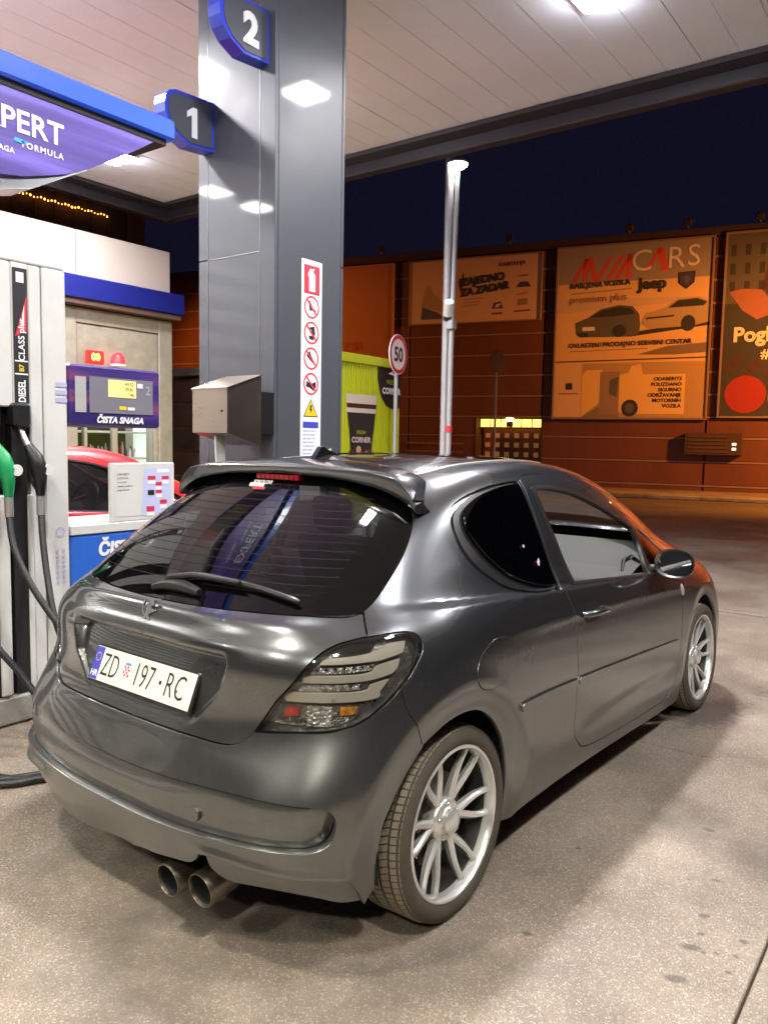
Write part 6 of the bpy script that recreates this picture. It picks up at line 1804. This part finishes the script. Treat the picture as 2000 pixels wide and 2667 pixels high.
# --- billboards
def board(name, label, x0, x1, y0, y1, face, frame_m=None, fw=.07):
    t = thing(name, label, 'billboard')
    def bb(nm, m_, a, b_, c_, d_, e, f, bv=.01):
        mb = MB(); mb.bbox(a, b_, c_, d_, e, f, bv, WF); return mb.build(nm, m_, t)
    bb('board_face', face, x0, x1, y0, y1, .03, .12)
    fm_ = frame_m or M_rail
    bb('board_frame', fm_, x0 - fw, x0, y0 - fw, y1 + fw, .03, .17); bb('board_frame', fm_, x1, x1 + fw, y0 - fw, y1 + fw, .03, .17)
    bb('board_frame', fm_, x0, x1, y0 - fw, y0, .03, .17); bb('board_frame', fm_, x0, x1, y1, y1 + fw, .03, .17)
    B0 = WF @ Matrix.Translation((x0, y0, .123))
    W, H = x1 - x0, y1 - y0
    def shp(poly, m_, nm='printed_shape', h=0): return flat([(a * W, b_ * H) for a, b_ in poly], B0 @ Matrix.Translation((0, 0, h * .003)), m_, nm, t)
    def txt(s, size, x, y, m_, rot=0, **k): return text(s, size, B0 @ Matrix.Translation((x * W, y * H, .020)) @ Matrix.Rotation(rot, 4, 'Z'), m_, 'lettering', t, **k)
    return t, shp, txt
P_sand = wmat('paper_sand', (.78, .50, .18)); P_cream = wmat('paper_cream', (.72, .66, .60)); P_red = wmat('ink_red', (.62, .07, .05)); P_black = wmat('ink_black', (.03, .03, .04))
P_navy = wmat('ink_navy', (.05, .05, .18)); P_purple = wmat('ink_purple', (.18, .05, .16)); P_grey = wmat('ink_grey', (.10, .095, .10)); P_mid = wmat('ink_midbrown', (.30, .20, .15)); P_white = wmat('ink_white', (.85, .82, .8)); P_blue = wmat('ink_blue', (.08, .10, .20))
# left wide one
t, shp, txt = board('zadar_billboard', 'wide peach billboard reading ZAJEDNO ZA ZADAR', -8.62, -3.82, 5.80, 8.02, wmat('paper_peach', (.66, .42, .28)), fw=.05)
shp([(.09, .07), (.30, .07), (.22, .18), (.10, .27)], P_blue, 'boat_shape', 1)
shp([(.09, .27), (.12, .55), (.15, .62), (.19, .48), (.28, .32), (.34, .10), (.22, .20)], wmat('ink_tan', (.45, .28, .20)), 'castle_shape', 0)
shp([(.39, .55), (.42, .80), (.43, .70), (.41, .45)], P_purple, 'figure_shape', 1)
txt('IZAJEDNO', .36, .385, .615, P_black, .09, weight=.018, shear=.15)
txt('ZA ZADAR', .36, .40, .455, P_black, .11, weight=.018, shear=.15)
txt('KAMPANJA', .19, .69, .86, P_purple, .03, weight=.006)
for k in range(3): shp([(.42, .36 - k * .05), (.58 - .02 * k, .375 - k * .05), (.58 - .02 * k, .363 - k * .05), (.42, .348 - k * .05)], P_mid, 'print_line', 1)
shp([(.645, .19), (.73, .19), (.71, .30), (.66, .28)], P_navy, 'logo_mark', 1); shp([(.665, .21), (.70, .21), (.715, .27), (.68, .26)], P_sand, 'logo_mark', 2)
shp([(.645, .10), (.725, .10), (.725, .13), (.645, .13)], P_purple, 'logo_mark', 1)
shp([(.82, .50), (.93, .50), (.91, .58), (.85, .585)], P_navy, 'logo_mark', 1); shp([(.83, .66), (.91, .67), (.91, .69), (.83, .68)], P_purple, 'logo_mark', 1)
shp([(.83, .38), (.91, .40), (.91, .42), (.83, .40)], P_red, 'logo_mark', 1)
shp([(.83, .22), (.91, .23), (.905, .33), (.84, .32)], P_mid, 'logo_mark', 1); shp([(.81, .12), (.93, .13), (.93, .155), (.81, .145)], P_purple, 'logo_mark', 1)
# centre car dealer board
t, shp, txt = board('car_dealer_billboard', 'tall orange-lit billboard with red slanted lettering, two cars and a shield emblem', -3.22, 1.60, 2.44, 8.07, wmat('paper_warm', (.72, .46, .25)))
shp([(0, .79), (1, .79), (1, 1), (0, 1)], wmat('paper_greytop', (.30, .25, .25)), 'grey_sky_band', .3)
def slant(x, y, w_, h_, sl, th_): return [(x, y), (x + th_, y), (x + th_ + sl, y + h_), (x + sl, y + h_)]
for args in ((.095, .80, 0, .135, .085, .03), (.165, .80, 0, .135, -.0 + .012, .035), (.235, .80, 0, .135, -.035, .035), (.255, .80, 0, .135, .085, .03), (.33, .80, 0, .138, .085, .03), (.385, .805, 0, .14, .085, .03), (.455, .805, 0, .14, .010, .035)):
    shp(slant(*args), P_red, 'slanted_letter_stroke', 2)
shp([(.58, .835), (.605, .835), (.69, .965), (.655, .965)], P_red, 'slanted_letter_stroke', 2); shp([(.685, .835), (.73, .835), (.70, .965), (.655, .965)], P_red, 'slanted_letter_stroke', 2)
txt('C', .98, .485, .895, P_cream, 0, weight=-.002); txt('R', .95, .715, .90, P_cream, 0, weight=-.002); txt('S', .95, .84, .905, P_cream, 0, weight=-.002)
txt('RABLJENA VOZILA', .235, .085, .775, P_black, .025, weight=.008)
shp([(.09, .735), (.50, .75), (.50, .744), (.09, .729)], P_mid, 'print_line', 1)
txt('premium plus', .34, .085, .695, P_mid, .02)
txt('Jeep', .50, .545, .765, P_black, .02, weight=.022)
shp([(.79, .82), (.90, .825), (.895, .76), (.845, .725), (.795, .76)], P_black, 'shield_shape', 2); shp([(.803, .812), (.888, .816), (.884, .765), (.845, .738), (.806, .765)], P_navy, 'shield_shape', 3)
shp([(.825, .795), (.86, .800), (.872, .775), (.845, .75), (.835, .77)], P_grey, 'lion_head_shape', 4)
shp([(0, .62), (1, .665), (1, .68), (0, .70)], wmat('ink_haze', (.60, .42, .34)), 'hill_band', .6)
# two cars
shp([(.13, .56), (.14, .49), (.17, .475), (.50, .470), (.56, .485), (.565, .54), (.555, .60), (.51, .645), (.42, .655), (.30, .635), (.22, .59)], P_grey, 'dark_car', 2)
shp([(.23, .59), (.31, .628), (.42, .645), (.50, .632), (.53, .60), (.38, .59)], P_black, 'dark_car_window', 3)
shp([(.18, .535), (.265, .535), (.265, .512), (.18, .512)], P_cream, 'number_plate', 4)
shp([(.145, .50), (.22, .50), (.22, .478), (.16, .478)], P_black, 'bumper', 4)
mbx = []
shp(disc(.43, .505, .045, 20, .036), P_black, 'car_wheel', 4)
shp([(.57, .545), (.60, .60), (.72, .625), (.80, .675), (.93, .68), (.99, .655), (1.0, .54), (.90, .52), (.62, .51)], wmat('ink_car_pale', (.42, .31, .20)), 'pale_car', 2)
shp([(.74, .625), (.80, .665), (.92, .672), (.98, .65), (.96, .63)], P_black, 'pale_car_window', 3)
shp(disc(.87, .535, .045, 20, .045), P_black, 'car_wheel', 4); shp([(.60, .575), (.78, .585), (.78, .575), (.60, .565)], P_black, 'grille', 3)
shp([(.50, .47), (1.0, .52), (1.0, .545), (.55, .50)], P_black, 'road_shadow', 1.5)
txt('OVLASTENI PRODAJNO SERVISNI CENTAR', .205, .09, .425, P_black, .012, weight=.006)
shp([(.10, .395), (.62, .402), (.62, .397), (.10, .390)], P_mid, 'print_line', 1)
shp([(.55, .365), (.75, .41), (1.0, .425), (1.0, .37), (.80, .36)], wmat('ink_hill', (.20, .15, .13)), 'hill_shape', 1)
shp([(0, .335), (1, .345), (1, .338), (0, .328)], P_black, 'panel_joint', 2)
shp([(.19, .0), (1, .0), (1, .32), (.19, .32)], wmat('paper_photo', (.46, .29, .13)), 'photo_panel', .5)
shp([(.19, .0), (.33, .10), (.33, .28), (.22, .28), (.19, .25)], P_sand, 'window_light', 1)
shp([(.19, .0), (.30, .06), (.45, .10), (.45, .0)], wmat('ink_floor', (.24, .17, .13)), 'floor_shape', 1.5)
shp([(.315, .02), (.445, .02), (.445, .27), (.315, .27)], P_mid, 'door_shape', 2); shp([(.38, .22), (.44, .24), (.43, .12), (.38, .14)], P_grey, 'driver_shape', 3)
shp([(.445, .03), (.445, .25), (.50, .26), (.52, .30), (.58, .31), (.60, .25), (.87, .25), (.87, .02), (.60, .02)], P_sand, 'van_body', 3)
shp(disc(.52, .055, .055, 22, .05), P_black, 'van_wheel', 4); shp(disc(.52, .055, .032, 18, .03), P_grey, 'van_wheel', 5)
shp([(.08, .165), (.125, .165), (.125, .205), (.08, .205)], P_black, 'logo_mark', 2); shp([(.03, .145), (.17, .145), (.17, .138), (.03, .138)], P_mid, 'print_line', 2)
for k, s_ in enumerate(('ODABERITE', 'POUZDANO', 'SIGURNO', 'ODRŽAVANJE', 'MOTORNIH', 'VOZILA')):
    txt(s_, .165, .85, .222 - k * .031, P_black, 0, weight=.004, align='RIGHT')
# right-hand board, cut by the photo edge
t, shp, txt = board('portrait_billboard', 'dark billboard with a woman\'s face and red fruit, lettered Pogledaj, at the right edge', 2.02, 7.2, 2.50, 8.12, wmat('paper_dark', (.035, .037, .045)))
shp([(0, .62), (.35, .62), (.35, 1), (0, 1)], wmat('ink_house', (.09, .08, .08)), 'house_photo', .5)
for a in range(4):
    for c_ in range(3): shp([(.02 + a * .08, .68 + c_ * .10), (.05 + a * .08, .68 + c_ * .10), (.05 + a * .08, .74 + c_ * .10), (.02 + a * .08, .74 + c_ * .10)], P_black, 'house_window', 1)
M_skin = wmat('ink_skin', (.32, .12, .09)); M_hair = wmat('ink_hair', (.06, .02, .03))
shp([(.20, .70), (.24, .88), (.34, .97), (.55, .99), (.74, .92), (.80, .74), (.74, .58), (.30, .60)], M_hair, 'hair_shape', 1)
shp([(.235, .68), (.25, .78), (.32, .86), (.45, .89), (.60, .85), (.66, .74), (.62, .60), (.50, .52), (.36, .51), (.27, .57)], M_skin, 'face_shape', 2)
shp([(.02, .685), (.10, .70), (.20, .69), (.24, .64), (.24, .55), (.18, .53), (.10, .58)], M_skin, 'hand_shape', 2)
shp([(.30, .665), (.36, .675), (.39, .665), (.35, .655)], P_black, 'eye_shape', 3); shp([(.48, .665), (.54, .675), (.58, .665), (.53, .655)], P_black, 'eye_shape', 3)
shp([(.36, .57), (.44, .585), (.52, .57), (.44, .55)], P_red, 'mouth_shape', 3)
txt('Pogledaj', .62, .055, .445, P_cream, 0, weight=.022)
txt('#vidimse', .40, .215, .34, P_cream, 0, weight=.014)
for (a, b_, r_, m_) in ((.14, .12, .115, wmat('ink_fruit', (.32, .02, .015))), (.37, .10, .11, wmat('ink_fruit_dark', (.14, .08, .08))), (.60, .13, .12, wmat('ink_fruit_two', (.45, .05, .03))), (.82, .08, .10, wmat('ink_fruit_three', (.20, .10, .05)))):
    shp(disc(a, b_, r_, 26, r_ * .9), m_, 'fruit_shape', 2)
for k in range(14): shp(disc(.04 + .045 * k, .27 + .04 * math.sin(k * 2.1), .035, 10, .03), M_hair if k % 2 else M_walld, 'leaf_shape', 1)
# plain board half hidden by the column
t, shp, txt = board('blank_billboard', 'plain rust-orange board half hidden behind the column', -13.6, -9.35, 4.6, 8.0, wmat('paper_orange', (.45, .17, .07)), wmat('frame_orange', (.5, .2, .1)))
txt('F 52', .42, .55, .14, P_red, 0, weight=.01)

# ================================================================== SODIUM STREET LAMPS (off to the right and far left)
M_sod = mat('sodium_glow', (1, .6, .2), .5, emit=(1, .42, .07), estr=30)
for k, (sx_, h_, pw_) in enumerate(((8.5, 5.4, 1.0), (-6.4, 5.6, .8), (-17, 6.5, .7))):
    base = WO + T * sx_ + NRM * (5.0 if k != 2 else 4.6)
    if k == 1: continue
    t = thing('sodium_street_lamp', 'tall street lamp with orange sodium light out by the hall wall', 'street lamp', tuple(base), 0, 'sodium street lamps along the hall')
    mb = MB(); mb.cyl((0, 0, 0), (0, 0, h_), .07, 12); mb.build('post', M_galv, t)
    mb = MB(); mb.bbox(-.15, .15, -.3, .3, h_, h_ + .12, .02); mb.build('lamp_head', M_galv, t)
    mb = MB(); mb.box(-.12, .12, -.27, .27, h_ - .03, h_ - .002); mb.build('lamp_glass', M_sod, t)
for (sx_, off_, h_, pw_) in ((8.5, 5.0, 5.4, 1.0), (-17, 4.6, 6.4, .12)):
    q = WO + T * sx_ + NRM * off_
    ld_ = lamp_light('sodium_glow', (q.x, q.y, h_ - .05), .25, SODIUM_W * pw_ * 1.2, (1, .33, .05), kind='SPOT')
    ld_.data.spot_size = math.radians(148); ld_.data.spot_blend = .5
    ld_.rotation_euler = (-NRM * .75 - T * (.45 if sx_ > 0 else -.45) - Vector((0, 0, .80))).to_track_quat('-Z', 'Y').to_euler()
